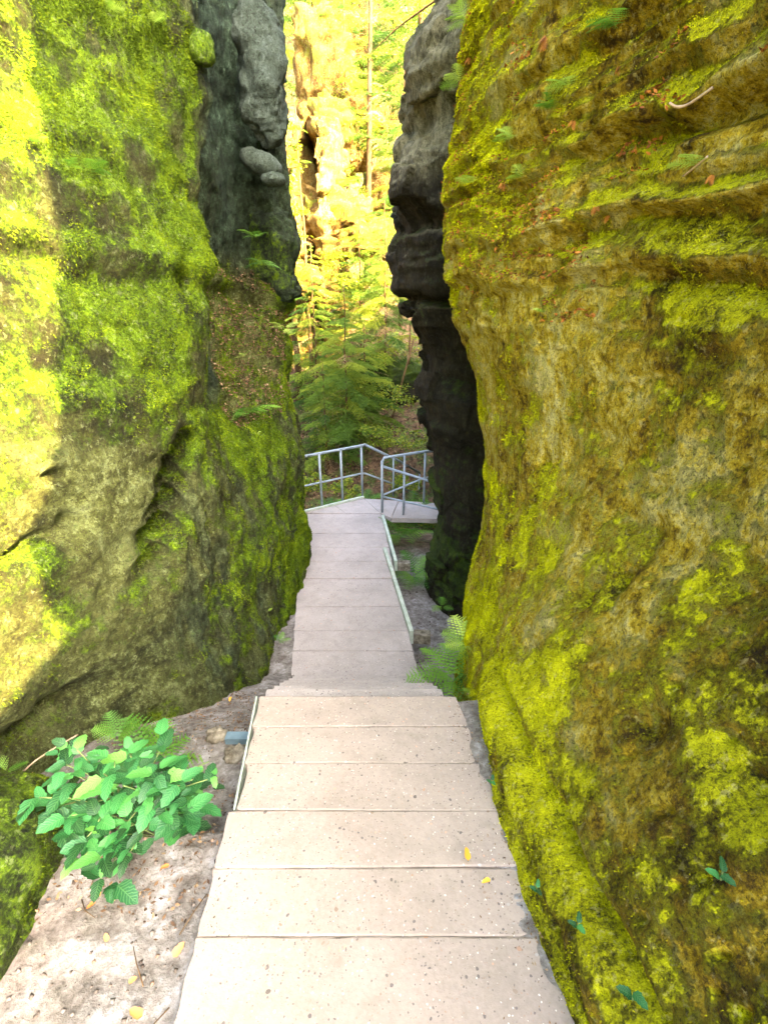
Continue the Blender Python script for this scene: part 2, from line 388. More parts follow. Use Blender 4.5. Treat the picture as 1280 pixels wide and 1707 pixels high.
# snap helper: nearest wall point in (Y,Z) to where the pixel ray meets the wall
def on_wall(V, px, py, xlim):
    d = Vector(ray(px, py)).normalized(); P = V.reshape(-1, 3); C0 = np.array([0, 0, CAMZ]); dd = np.array(d)
    q = P-C0; t = q@dd; dist = np.linalg.norm(q-t[:, None]*dd, axis=1)/np.maximum(t, .1); dist[(t < 0)] = 9
    best = dist < (dist.min()+.006); tt = np.where(best, t, 99); return Vector(P[np.argmin(tt)])

# ---------------- right wall
NY = -.75
Yst = [-2.2, -.45, .7, 1.5, 2.5, 3.3]
def rl(xs, corner, notch=0):   # xs at six stations, corner (x,y)
    c = corner
    NY = notch
    if notch: return [(4.0, NY-.1), (xs[2]+.15, NY)]+[(x, y) for x, y in zip(xs[2:], Yst[2:])]+[c, (c[0]+.55, c[1]+.45), (c[0]+1.7, c[1]+.55), (6.5, 5.6), (7.5, 1.0), (6.0, NY-.1)]
    return [(xs[0], Yst[0]), (xs[1], Yst[1])]+[(x, y) for x, y in zip(xs[2:], Yst[2:])]+[c, (c[0]+.55, c[1]+.45), (c[0]+1.7, c[1]+.55), (6.5, 5.6), (7.5, 1.0), (4.5, -2.6)]
RL = [(-1.7, rl([.9, .62, .50, .46, .56, .66], (.80, 3.9))),
      (-.5, rl([.9, .62, .53, .48, .60, .72], (.84, 3.95))),
      (.0, rl([1.0, .70, .60, .56, .76, .84], (.95, 4.05))),
      (.7, rl([1.3, .95, .86, .86, .95, .90], (.93, 4.25))),
      (1.4, rl([1.6, 1.25, 1.13, 1.15, 1.08, .90], (.78, 4.4))),
      (2.0, rl([1.6, 1.4, 1.22, 1.22, 1.06, .80], (.57, 4.5))),
      (2.7, rl([1.7, 1.5, 1.30, 1.28, 1.08, .80], (.52, 4.7))),
      (3.4, rl([1.9, 1.6, 1.40, 1.36, 1.14, .84], (.54, 4.85))),
      (3.75, rl([1.9, 1.6, 1.43, 1.39, 1.17, .88], (.56, 4.85))),
      (4.05, rl([0, 0, 1.48, 1.43, 1.22, .93], (.60, 4.85), -.84)),
      (4.6, rl([3.6, 2.8, 1.55, 1.5, 1.30, 1.02], (.70, 4.9), -.66)),
      (5.5, rl([0, 0, 1.6, 1.58, 1.45, 1.25], (1.0, 5.0), -.22)),
      (7.0, rl([4.2, 3.0, 1.7, 1.7, 1.6, 1.5], (1.3, 5.0), .22)),
      (9.2, rl([4.8, 3.8, 2.3, 2.3, 2.2, 2.1], (2.0, 4.8), .25))]
# unseen wall part behind the viewer, notched to let sun reach the left wall
zf = np.concatenate([np.arange(-1.7, 4.8, .0165), np.arange(4.8, 9.2, .08)])
VR = loft([l[1] for l in RL], [l[0] for l in RL], [20, 60, 62, 74, 62, 66, 30, 26, 16, 10, 8, 8], zf)
NR_ = normals(VR)
if NR_[200, 100, 0] > 0: NR_ = -NR_
X, Y, Z = VR[..., 0], VR[..., 1], VR[..., 2]
D = .07*fbm(VR, (.7, .7, .8), 3, 3)+.022*fbm(VR, (3, 3, 3.6), 4, 8)+.010*fbm(VR, (7, 7, 8), 3, 9)
warp = .16*fbm(VR, (.7, .7, .5), 3, 21)-.02*Y
def strata(z, levels, amp, under):
    d = np.zeros_like(z)
    for L, a in levels:
        q = z-L
        d += a*amp*(np.exp(-((q+under*1.3)/(under*1.5))**2)*-1.0 + .75*np.exp(-((q-under*.8)/(under*1.5))**2))
    return d
up = smooth(Z, 1.5, 2.3)
lev = [(2.02, .7), (2.27, .8), (2.63, 1.2), (2.82, .5), (3.12, 1.2), (3.3, .5), (3.62, 1.2), (3.84, .6), (4.2, 1)]
D += strata(Z+warp+.03*fbm(VR, (5, 5, 3), 3, 33), lev, .062, .034)*(.7+1.3*fbm(VR, .9, 3, 31)).clip(.05, 1.5)
D += up*.022*fbm(VR+np.stack([0*Z, 0*Z, warp], 2), (.9, .9, 24), 3, 49)+up*.028*fbm(VR, (2.4, 2.4, 5), 4, 47)+up*.035*fbm(VR+np.stack([0*Z, 0*Z, warp], 2), (1.3, 1.3, 12), 4, 41)+.012*ridged(VR, (5, 5, 2.5), 4, 44)*(1-up*.4)
D += .009*fbm(VR, 18, 4, 51)
# groove above the foot of the wall
gz = .16+.20*(1.6-Y); gm = smooth(Y, .3, .8)*(1-smooth(Y, 2.0, 2.6))
D -= .06*np.exp(-((Z-gz+.03*fbm(VR, 4, 3, 5))/.04)**2)*gm
D += .05*np.exp(-((Z-gz+.14)/.09)**2)*gm
# eroded pockets
for px, py, yy, rad, dp in ((968, 975, 2.35, (.2, .05, .11), .09), (1020, 955, 2.15, (.2, .04, .08), .07), (1175, 1050, 1.6, (.2, .02, .03), .05),
        (885, 830, 3.1, (.2, .06, .12), .05), (900, 770, 3.05, (.2, .05, .05), .05), (1060, 1195, 1.6, (.3, .10, .09), .06), (1040, 870, 2.2, (.3, .22, .10), .04),
        (1260, 1285, 1.25, (.3, .10, .14), .10), (1240, 950, 1.55, (.3, .14, .12), .06), (960, 340, 3.5, (.2, .035, .16), .10), (1000, 730, 2.6, (.3, .22, .09), .045),
        (1100, 640, 2.3, (.3, .25, .06), .03), (838, 905, 3.7, (.2, .03, .06), .08)):
    q = np.array(on_wall(VR, px, py, 3))
    D = dent(VR, D, q, rad, dp)
rs = np.random.default_rng(5)
for k in range(260):
    y0, z0 = rs.uniform(.5, 4.2), rs.uniform(-.2, 2.2); j = np.argmin(((Y-y0)**2+(Z-z0)**2)+(X > 3)*9); q = VR.reshape(-1, 3)[j]
    s = rs.uniform(.006, .02); w_ = (np.abs(Y-q[1]) < .08) & (np.abs(Z-q[2]) < .12); D[w_] -= rs.uniform(.02, .045)*np.exp(-1.6*(((VR[w_]-q)/np.array((.1, s, s*rs.uniform(1, 2.2))))**2).sum(1))
VR = VR+NR_*D[..., None]; NR2 = normals(VR)
if (NR2*NR_).sum(2).mean() < 0: NR2 = -NR2
Z = VR[..., 2]; Y = VR[..., 1]
m1 = fbm(VR, (1.1, 1.1, 1.5), 4, 61); m2 = fbm(VR, (5, 5, 3.4), 4, 63)
low = 1-smooth(Z+.22*Y, .35, 1.5)
MR = .20+.34*m1+.50*m2+.60*NR2[..., 2].clip(-.5, 1)+.38*low+.12*up+.35*smooth(Y, 3.7, 4.4)*(1-low)
greyR = .9*smooth(Y, 4.75, 5.3)  # greyer round the far end of the wall
right = grid_obj('rock_wall', VR, M_right, None, {'moss': MR, 'grey_tone': greyR}, flip=True)
tag(right, 'tall ochre and yellow green mossy rock wall with layered ledges, right of the path', 'rock')
regR = ((VR[..., 0] < 2.0) & (Y > .1) & (Y < 5.2) & (Z < 4.6) & (Z > -1.2)).astype(float)
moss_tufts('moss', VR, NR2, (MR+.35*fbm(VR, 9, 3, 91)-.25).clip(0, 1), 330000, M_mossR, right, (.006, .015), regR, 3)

# ---------------- left wall
def ll(p1, p2, p3, p4, p5, p6, p7, p8):
    return [(-2.5, -1.2), p1, p2, p3, p4, p5, p6, p7, p8, (-2.0, 7.1), (-3.6, 7.4), (-8.0, 6.0), (-8.0, -1.5)]
LL = [(-1.9, ll((-2.5, 1.0), (-2.0, 2.0), (-1.50, 2.75), (-1.28, 3.5), (-1.16, 4.1), (-1.06, 4.7), (-1.10, 5.6), (-1.32, 6.4))),
      (-.9, ll((-2.5, 1.0), (-1.98, 2.0), (-1.50, 2.75), (-1.30, 3.5), (-1.18, 4.1), (-1.08, 4.7), (-1.10, 5.6), (-1.32, 6.4))),
      (-.3, ll((-2.45, 1.0), (-2.02, 2.02), (-1.58, 2.75), (-1.36, 3.5), (-1.22, 4.1), (-1.12, 4.7), (-1.10, 5.6), (-1.32, 6.4))),
      (.2, ll((-2.2, 1.0), (-1.92, 2.0), (-1.54, 2.7), (-1.36, 3.4), (-1.28, 4.05), (-1.16, 4.75), (-1.08, 5.6), (-1.30, 6.4))),
      (.7, ll((-2.15, 1.0), (-1.88, 2.0), (-1.52, 2.75), (-1.36, 3.4), (-1.40, 4.05), (-1.28, 4.55), (-1.05, 5.5), (-1.28, 6.4))),
      (1.05, ll((-2.15, 1.0), (-1.88, 2.05), (-1.52, 2.8), (-1.33, 3.42), (-1.56, 4.1), (-1.50, 4.70), (-1.06, 5.55), (-1.25, 6.4))),
      (1.5, ll((-2.2, 1.0), (-1.9, 2.05), (-1.52, 2.85), (-1.30, 3.5), (-1.62, 4.2), (-1.56, 5.00), (-1.07, 5.7), (-1.25, 6.4))),
      (2.0, ll((-2.25, 1.0), (-1.92, 2.1), (-1.54, 2.9), (-1.27, 3.65), (-1.58, 4.3), (-1.56, 5.35), (-1.09, 5.9), (-1.25, 6.5))),
      (2.5, ll((-2.3, 1.0), (-1.95, 2.1), (-1.56, 3.0), (-1.23, 3.85), (-1.52, 4.4), (-1.50, 5.6), (-1.10, 6.1), (-1.25, 6.7))),
      (3.1, ll((-2.4, 1.0), (-2.0, 2.2), (-1.58, 3.2), (-1.20, 4.0), (-1.48, 4.5), (-1.48, 5.6), (-1.08, 6.0), (-1.2, 6.6))),
      (3.9, ll((-2.5, 1.1), (-2.1, 2.3), (-1.62, 3.4), (-1.18, 4.15), (-1.45, 4.6), (-1.45, 5.3), (-1.05, 6.0), (-1.2, 6.6))),
      (5.0, ll((-2.7, 1.2), (-2.3, 2.4), (-1.75, 3.5), (-1.4, 4.4), (-1.5, 4.8), (-1.5, 5.3), (-1.05, 6.0), (-1.2, 6.6))),
      (8.0, ll((-3.4, 1.4), (-3.0, 2.6), (-2.3, 3.6), (-1.9, 4.5), (-1.9, 4.9), (-1.8, 5.3), (-1.4, 6.0), (-1.5, 6.6)))]
zf = np.concatenate([np.arange(-1.9, 4.9, .0175), np.arange(4.9, 8.0, .08)])
VL = loft([l[1] for l in LL], [l[0] for l in LL], [30, 60, 62, 56, 46, 46, 48, 36, 20, 14, 10, 8, 12], zf)
NL_ = normals(VL)
if NL_[200, 110, 0] < 0: NL_ = -NL_
X, Y, Z = VL[..., 0], VL[..., 1], VL[..., 2]
soil = smooth(Y-(4.35+.45*(Z-.7)), -.05, .15)*smooth(Z, .75, 1.0)*(1-smooth(Z, 2.1, 2.5))
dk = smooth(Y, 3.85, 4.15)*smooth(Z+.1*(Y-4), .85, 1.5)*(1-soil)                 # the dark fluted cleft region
D = .10*fbm(VL, (.9, .9, .9), 3, 103)+.05*fbm(VL, (2.6, 2.6, 3.0), 4, 108)
D += strata(Z+.25*fbm(VL, .6, 3, 121)+.10*Y, [(2.55, .9), (3.1, .5), (1.75, .35)], .06, .06)*(1-dk)
D += .02*ridged(VL, (3.5, 3.5, 3), 4, 144)*(1-dk)+.010*fbm(VL, 16, 4, 151)
D += dk*(.09*ridged(VL, (5.5, 5.5, .8), 4, 160)-.03)
strk = smooth(Y, 2.6, 3.1)*(1-smooth(Z, .4, 1.2))
D += strk*.06*ridged(VL, (10, 10, 2.2), 4, 170)
for px, py, yy, rad, dp in (
        (95, 790, 2.4, (.3, .07, .035), .10), (130, 870, 2.35, (.3, .05, .05), .14), (80, 905, 2.2, (.3, .12, .06), .12), (95, 745, 2.3, (.3, .015, .015), .04),
        (40, 930, 2.1, (.3, .10, .05), .08), (320, 480, 3.6, (.3, .12, .35), .10), (325, 260, 3.95, (.3, .08, .14), .10),
        (100, 1210, 2.2, (.4, .5, .14), .20), (430, 1030, 4.2, (.3, .15, .05), .03)):
    q = np.array(on_wall(VL, px, py, 3))
    D = dent(VL, D, q, rad, dp)
# bulge beside the long hollow, and mossy lip
p = at(215, 800, Y=2.5); j = np.argmin(((Y-p.y)**2+(Z-p.z)**2)+(X < -3)*9); D = dent(VL, D, VL.reshape(-1, 3)[j], (.3, .3, .6), -.07)
hol = np.zeros_like(D)
for px, py, a_ in ((322, 745, .5), (314, 775, .8), (300, 815, 1.0), (288, 855, 1.0), (278, 900, .9), (270, 945, .5)):
    q = np.array(on_wall(VL, px, py, 3)); hol = np.maximum(hol, a_*np.exp(-((((VL-q)/np.array((.4, .12, .095)))**2).sum(2))**1.5))
VL = VL+NL_*D[..., None]+hol[..., None]*np.array((-.34, .52, .03)); NL2 = normals(VL)
if (NL2*NL_).sum(2).mean() < 0: NL2 = -NL2
X, Y, Z = VL[..., 0], VL[..., 1], VL[..., 2]
m1 = fbm(VL, (1.0, 1.0, 1.2), 4, 161); m2 = fbm(VL, (5, 5, 4), 4, 163)
hi = smooth(Z, .9, 1.5)
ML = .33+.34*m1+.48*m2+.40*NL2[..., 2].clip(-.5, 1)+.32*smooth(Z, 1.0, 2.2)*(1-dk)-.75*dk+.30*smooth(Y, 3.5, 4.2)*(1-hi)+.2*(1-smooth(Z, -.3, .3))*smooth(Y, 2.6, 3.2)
bare = np.exp(-(((Y-2.55)/.35)**2+((Z-.95)/.55)**2)); ML -= .45*bare
grey_tone = np.clip(.97*dk*(1-.2*m1)+strk*(.10+.4*smooth(fbm(VL, (9, 9, 2), 3, 190), -.1, .3))+.25*(1-smooth(Z, -.25, .2)), 0, 1); ML -= .16*strk+.22*strk*smooth(fbm(VL, (9, 9, 2), 3, 190), -.2, .2)+.3*(1-smooth(Z, -.25, .1))*smooth(3.2-Y, 0, .6); ML += soil*(-.25+.5*smooth(X, -1.25, -1.12))  # darker cleft and striations, plus undercut shade painted along the base
left = grid_obj('rock_wall', VL, M_left, None, {'moss': ML, 'grey_tone': grey_tone})
tag(left, 'tall green mossy rock wall with a dark fluted cleft and a long hollow, left of the path', 'rock')
regL = ((X > -3.0) & (Y > .8) & (Y < 6.6) & (Z < 4.6) & (Z > -1.3)).astype(float)
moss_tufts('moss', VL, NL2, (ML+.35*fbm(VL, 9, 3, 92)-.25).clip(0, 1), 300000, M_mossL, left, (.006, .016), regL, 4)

# ---------------- stack of dark boulders behind the right wall: bodies in courses
def blob(name, c, r, mat, seed, amp=.12, fr=1.3, n=(40, 64), sq=2.6, moss=.2, grey_tone=0, parent=None, strat=0, tilt=0, label=None, cat='boulder', group=None, fine=.04):
    nu, nv = n
    u = np.linspace(-math.pi/2+.02, math.pi/2-.02, nu)[:, None]; v = np.linspace(0, 2*math.pi, nv, endpoint=False)[None]
    def sp(x): return np.sign(x)*np.abs(x)**(2/sq)
    P = np.stack([sp(np.cos(u))*sp(np.cos(v)), sp(np.cos(u))*sp(np.sin(v)), sp(np.sin(u))*np.ones_like(v)], 2)
    P = P*np.array(r); 
    if tilt: P[..., 2] += tilt*P[..., 0]
    Nn = P/np.array(r)**2; Nn /= np.linalg.norm(Nn, axis=2, keepdims=True)
    Q = P+np.array(c)+seed*3.7; s = min(r)
    d = amp*s*fbm(Q, fr/s, 4, seed)*1.3+fine*s*ridged(Q, 4/s, 3, seed+3)
    if strat: d += strat*s*np.sin(P[..., 2]/s*9+2*fbm(Q, 1/s, 2, seed+9))
    P = P+Nn*d[..., None]; 
    mk = moss+.5*fbm(Q, 1.5, 3, seed+5)+.35*Nn[..., 2].clip(-1, 1)
    o = grid_obj(name, P, mat, parent, {'moss': mk, 'grey_tone': np.full(mk.shape, grey_tone)})
    o.location = c
    if label: tag(o, label, cat, group)
    return o

SL = []   # levels from pixel silhouette (left edge x, pixel y) at plan depth 6.4
prof = [(722, 1000, 5.5), (724, 860, 6.0), (722, 790, 6.1), (722, 735, 6.2), (699, 700, 6.2), (694, 650, 6.2), (697, 632, 6.3), (710, 600, 6.4), (702, 568, 6.4), (678, 530, 6.4), (668, 508, 6.4), (684, 500, 6.5), (664, 480, 6.4), (660, 440, 6.4),
        (662, 400, 6.4), (672, 388, 6.5), (660, 350, 6.4), (662, 290, 6.4), (670, 240, 6.5), (688, 222, 6.6), (678, 190, 6.5), (680, 120, 6.5), (692, 70, 6.6), (720, 20, 6.8), (760, -30, 7.2), (830, -60, 7.5)]
lv = []; zz = []
for px, py, yy in prof:
    p = at(px, py, Y=yy)
    zz.append(p.z); x = p.x
    lv.append([(x+.05, yy+.5), (x, yy), (x+.22, yy-.55), (x+.75, yy-.95), (x+1.6, yy-1.2), (x+3.2, yy-1.0), (x+3.4, yy+1.2), (x+1.2, yy+1.4), (x+.4, yy+1.1)])
lv = [lv[0]]+lv; zz = [zz[0]-1.2]+zz
o_ = np.argsort(zz); zz = list(np.array(zz)[o_]); lv = [lv[i] for i in o_]
zf = np.arange(zz[0], zz[-1], .018)
VS = loft(lv, zz, [30, 44, 44, 50, 16, 8, 10, 12, 14], zf); NS = normals(VS)
if NS[100, 30, 0] > 0: NS = -NS
blk = vn(np.floor(VS*np.array([2.2, 2.2, 3.4])+.6*fbm(VS, 1.2, 2, 220)[..., None]), 5)
D = .07*fbm(VS, 1.3, 3, 203)+.045*ridged(VS, (2.0, 2.0, 3.6), 3, 208)-.03+.014*ridged(VS, (9, 9, 15), 4, 209)+.06*blk+.02*fbm(VS, (1.5, 1.5, 9), 3, 212)
VS = VS+NS*D[..., None]; NS2 = normals(VS)
if (NS2*NS).sum(2).mean() < 0: NS2 = -NS2
mS = -.05+.45*fbm(VS, 1.8, 4, 211)+.5*NS2[..., 2].clip(-.3, 1)+.35*smooth(-VS[..., 2], -.9, 0)
litS = smooth(VS[..., 2], 2.95, 3.5)*.85+.5*smooth(NS2[..., 2], .35, .6)*smooth(VS[..., 2], 1.5, 2.2)  # lit look of the top and upward ledges put into the colour
stack = grid_obj('rock_stack', VS, M_dark, None, {'moss': mS, 'grey_tone': litS}, flip=True)
tag(stack, 'dark overhanging stack of rounded rock courses leaning over the walkway beside the railing', 'rock')

# pillar and wedged stones in the left cleft
p = at(452, 170, Y=5.35)
blob('rock_pillar', (p.x-.02, p.y-.15, 3.72), (.18, .20, .45), M_greyrock, 31, .26, 1.1, (80, 70), 2.7, .0, .35, fine=.09, label='slim blue grey rock pillar wedged in the upper left cleft', cat='rock')
p = at(430, 272, Y=5.1)
blob('wedged_stone', (p.x+.03, p.y, p.z), (.17, .16, .095), M_greyrock, 33, .1, 1.2, (24, 32), 2.2, -.1, .3, tilt=-.25, label='larger rounded grey stone wedged under the rock pillar', cat='stone', fine=.08)
p = at(456, 299, Y=5.05)
blob('wedged_stone', (p.x, p.y, p.z), (.105, .12, .052), M_greyrock, 35, .1, 1.2, (20, 28), 2.2, -.1, .2, label='small flat oval stone under the larger wedged stone', cat='stone', fine=.08)
p = at(458, 365, Y=6.0)
blob('rock_shoulder', (p.x-.03, 6.05, 2.45), (.22, .30, .48), M_left, 37, .35, 1.1, (70, 70), 3.4, .02, .85, fine=.12, label='smooth grey green rock shoulder below the wedged stones', cat='rock')

# near left boulder
p = at(5, 1500, z=-.05)
nb = blob('boulder', (-1.76, 1.04, -.10), (.43, .48, .42), M_left, 41, .14, 1.0, (90, 130), 2.6, .62, 0, label='low mossy boulder in the near left corner', cat='boulder')
# tufts for it
me = nb.data; vv = np.empty(len(me.vertices)*3, dtype=np.float32); me.vertices.foreach_get('co', vv); vv = vv.reshape(-1, 3)[:-2].reshape(90, 130, 3)
nn = normals(vv); 
if (nn*vv).sum(2).mean() < 0: nn = -nn
moss_tufts('moss', vv.astype(float), nn.astype(float), .5+.8*fbm(vv, 5, 3, 9), 26000, M_mossL, nb, (.008, .02), None, 6)

# ------------------------------------------------------------------ ground
def gheight(X, Y):
    ys = [-3, .7, 1.38, 1.55, 2.27, 2.8, 3.6, 7.0, 8.5, 9.5, 11, 14, 17, 22, 28, 45, 80]
    zl = [.0, -.10, -.17, -.52, -.62, -.92, -1.33, -1.62, -2.1, -2.1, -1.25, .1, 2.0, 5.7, 11.5, 24, 40]
    zr = [.0, -.07, -.14, -.2, -.5, -1.0, -1.6, -1.8, -2.1, -2.1, -1.0, .5, 2.6, 6.5, 12, 24, 40]
    a = np.interp(Y, ys, zl); b = np.interp(Y, ys, zr); t = smooth(X, -.3, .2)
    return a*(1-t)+b*t
def gpos(x, y):
    X = np.array([float(x)]); Y = np.array([float(y)])
    P = np.stack([X, Y, 0*X], 1)
    return float((gheight(X, Y)+gnoise(P, Y))[0])
def gnoise(P, Y):
    far = smooth(Y, 8, 14)
    n = .02*fbm(P, 2.2, 4, 301)+.006*fbm(P, 14, 3, 303)
    return n*(1-far)+far*(.45*fbm(P, .35, 4, 305)+.08*fbm(P, 2.2, 3, 306))
def ground_sheet(name, x0, x1, y0, y1, nx, ny, kind_label):
    gx = np.linspace(x0, x1, nx); gy = np.linspace(y0, y1, ny)
    X, Y = np.meshgrid(gx, gy); P = np.stack([X, Y, 0*X], 2)
    Z = gheight(X, Y)+gnoise(P, Y)
    inp = (np.abs(X+.075*(Y-.7)+.05) < .60) & (Y < 7.2); Z = np.where(inp, Z-.16, Z)
    # sand heaped along the right foot of the wall
    V = np.stack([X, Y, Z], 2); F = grid_faces(ny, nx, False)[:, ::-1]
    F = F[:, ::-1]
    me = mesh(name, V.reshape(-1, 3), F, M_ground); attr(me, 'forest', smooth(Y, 6.2, 8.0)+.5*smooth(-X, 1.0, 1.5)*smooth(1.9-Y, 0, .8)*smooth(fbm(P, 3, 3, 8), -.1, .4))
    return link(name, me)
g1 = ground_sheet('ground', -4, 5, -3, 8.0, 380, 460, ''); tag(g1, kind='structure')
g2 = ground_sheet('hillside', -40, 40, 8.0, 80, 260, 300, ''); tag(g2, kind='structure')
fld = mesh('ground_sheet', [(-300, -200, -3.2), (300, -200, -3.2), (300, 400, -3.2), (-300, 400, -3.2)], [[0, 1, 2, 3]], M_ground); attr(fld, 'forest', [1]*4)
tag(link('terrain', fld), kind='structure')

# ------------------------------------------------------------------ paths
def slabmesh(name, pl, pr, pl2, pr2, z, th, mat, seed, zb=None):
    """slab between front edge pl-pr (near) and back edge pl2-pr2 (far), worn edges"""
    rng = np.random.default_rng(seed); n = 26; m = 7
    V = []; 
    for j in range(m):
        tj = (0, .03, .2, .5, .8, .97, 1)[j]; a = np.array(pl)*(1-tj)+np.array(pl2)*tj; b = np.array(pr)*(1-tj)+np.array(pr2)*tj
        for i in range(n):
            t = i/(n-1); q = a*(1-t)+b*t; V.append((q[0], q[1], z*(1-tj)+(z if zb is None else zb)*tj))
    V = np.array(V, dtype=float).reshape(m, n, 3)
    V[..., 2] += .0035*fbm(V, 4, 3, seed)
    e = .001+.0035*rng.random((m, n))
    V[0, :, 2] -= e[0]; V[-1, :, 2] -= e[-1]; V[:, 0, 2] -= e[:, 0]; V[:, -1, 2] -= e[:, -1]
    V[0, :, 1] += .0015*rng.random(n); V[-1, :, 1] -= .0015*rng.random(n); V[:, 0, 0] += .004*rng.normal(size=m); V[:, -1, 0] += .004*rng.normal(size=m)
    top = V.reshape(-1, 3); F = [tuple(x) for x in grid_faces(m, n, False)]
    ring = [i for i in range(n)]+[j*n+n-1 for j in range(1, m)]+[(m-1)*n+i for i in range(n-2, -1, -1)]+[j*n for j in range(m-2, 0, -1)]
    b0 = len(top); low = top[ring].copy(); low[:, 2] -= th
    vs = [tuple(v) for v in top]+[tuple(v) for v in low]; k = len(ring)
    for i in range(k): F.append((ring[i], b0+i, b0+(i+1) % k, ring[(i+1) % k]))
    F.append(tuple(b0+i for i in range(k))[::-1])
    mb = MB(); mb.v = vs; mb.f = F
    return mb.me(name, mat, smooth=False)
up_path = empty('path', (0, 0, 0)); tag(up_path, kind='structure')
def xl(y): return -.67-.077*(y-.69)
def xr(y): return .59-.085*(y-.69)
js = [-1.4, -1.14, -.88, -.62, -.36, -.10, .16, .42, .68, .94, 1.19, 1.45, 1.73, 1.99, 2.246]
for i in range(len(js)-1):
    y0, y1 = js[i], js[i+1]; z = -.033*max(0, (y0-.42)/.26) if y0 > .42 else .0
    ex = 0.0 if y0 < 1.4 else .04-.05*(y0-1.45)
    zb = -.033*max(0, (y1-.42)/.26) if y1 > .42 else .0; z += .003*((i*7) % 3)
    gap = .0012; tl = .004*math.sin(i*2.1)
    me = slabmesh('step_slab', (xl(y0)+ex, y0+gap-tl), (xr(y0)+.05*(2.1-y0), y0+gap+tl), (xl(y1)+ex, y1-gap*0), (xr(y1)+.05*(2.1-y1), y1), z, .16, M_conc, 400+i, zb+.003*((i*5) % 3))
    link('step_slab', me, up_path)
# the flight that drops behind the last slab
z0 = -.22
for k in range(6):
    y0 = 2.26+k*.185; zk = -.36-k*.155
    link('step_slab', slabmesh('step_slab', (-.78-.01*k, y0), (.40-.008*k, y0), (-.79-.01*k, y0+.182), (.392-.008*k, y0+.182), zk, .12, M_conc2, 440+k), up_path)
# steel side plate on the left edge
m_ = MB(); a = Vector((xl(2.246)-.012, 2.246, -.238)); b = Vector((xl(1.45)+.022, 1.46, -.138))
for (p, q) in ((a, b),):
    d = (q-p); n = Vector((-d.y, d.x, 0)).normalized()*.005
    vs = [p-n, p+n, q+n, q-n]; lowv = [v-Vector((0, 0, .16)) for v in vs]
    vs = [v+Vector((0, 0, .01)) for v in vs]
    m_.add(lowv+vs, [(0, 3, 2, 1), (4, 5, 6, 7), (0, 1, 5, 4), (1, 2, 6, 5), (2, 3, 7, 6), (3, 0, 4, 7)])
m_.build('side_plate', M_stringer, up_path)
# lower walkway
low_path = empty('path', (0, 0, 0)); tag(low_path, kind='structure')
ys = [3.28, 3.67, 3.9, 4.22, 4.66, 4.95, 5.27, 5.49, 5.70, 6.1, 6.53, 6.9, 7.25]
def lxl(y): return -.875-(y-3.32)*.121
def lxr(y): return .361-(y-3.32)*.105
for i in range(len(ys)-1):
    me = slabmesh('step_slab', (lxl(ys[i]), ys[i]+.006), (lxr(ys[i]), ys[i]+.006), (lxl(ys[i+1]), ys[i+1]), (lxr(ys[i+1]), ys[i+1]), -1.3-.007*(i % 2)-.004*(i % 3), .10, M_conc2, 500+i)
    link('step_slab', me, low_path)
# landing that turns right: three slabs
def P2(px, py): q = at(px, py, z=-1.3); return (q.x, q.y)
A_, B_, C_, D_, E_ = P2(506, 855), P2(606, 830), P2(725, 838), P2(664, 868), P2(635, 856)
def lerp(p, q, t): return (p[0]*(1-t)+q[0]*t, p[1]*(1-t)+q[1]*t)
far = [A_, lerp(A_, B_, .5), B_, lerp(B_, C_, .5), C_]
near = [A_, lerp(A_, E_, .55), E_, lerp(E_, D_, .6), (C_[0]+.05, C_[1]-.65)]
mbs = []
for i in range(4):
    n0, n1, f0, f1 = near[i], near[i+1], far[i], far[i+1]
    if i == 0: f0 = (A_[0]-.02, A_[1]+.05); n0 = (A_[0], A_[1]+.012)
    me = slabmesh('landing_slab', (n0[0]+.004, n0[1]+.012), (n1[0]-.004, n1[1]+.012), (f0[0]+.004, f0[1]), (f1[0]-.004, f1[1]), -1.305, .08, M_conc2, 540+i)
    link('landing_slab', me, low_path)
def strip(name, pts, w, h, mat, parent):
    m = MB()
    for i in range(len(pts)-1):
        p, q = Vector(pts[i]), Vector(pts[i+1]); d = (q-p); n = Vector((-d.y, d.x, 0)).normalized()*w/2
        vs = [p-n, p+n, q+n, q-n]; m.add([v-Vector((0, 0, h)) for v in vs]+vs, [(0, 3, 2, 1), (4, 5, 6, 7), (0, 1, 5, 4), (1, 2, 6, 5), (2, 3, 7, 6), (3, 0, 4, 7)])
    return m.build(name, mat, parent, bevel=.003)
T = Vector((0, 0, 1))
strip('side_beam', [at(638, 858, z=-1.26), at(660, 935, z=-1.26)], .045, .16, M_stringer, low_path)
strip('side_beam', [at(641, 912, z=-1.245), at(686, 1052, z=-1.245)], .045, .18, M_stringer, low_path)
strip('side_beam', [at(504, 857, z=-1.25), at(494, 962, z=-1.25)], .05, .14, M_stringer, low_path)
strip('side_beam', [(A_[0], A_[1]+.03, -1.27), (B_[0], B_[1]+.02, -1.27)], .04, .10, M_stringer, low_path)
strip('cross_beam', [at(652, 936, z=-1.36), at(684, 937, z=-1.36)], .09, .12, M_stone, low_path)
strip('cross_beam', [at(690, 1054, z=-1.34), at(718, 1056, z=-1.34)], .10, .12, M_stone, low_path)

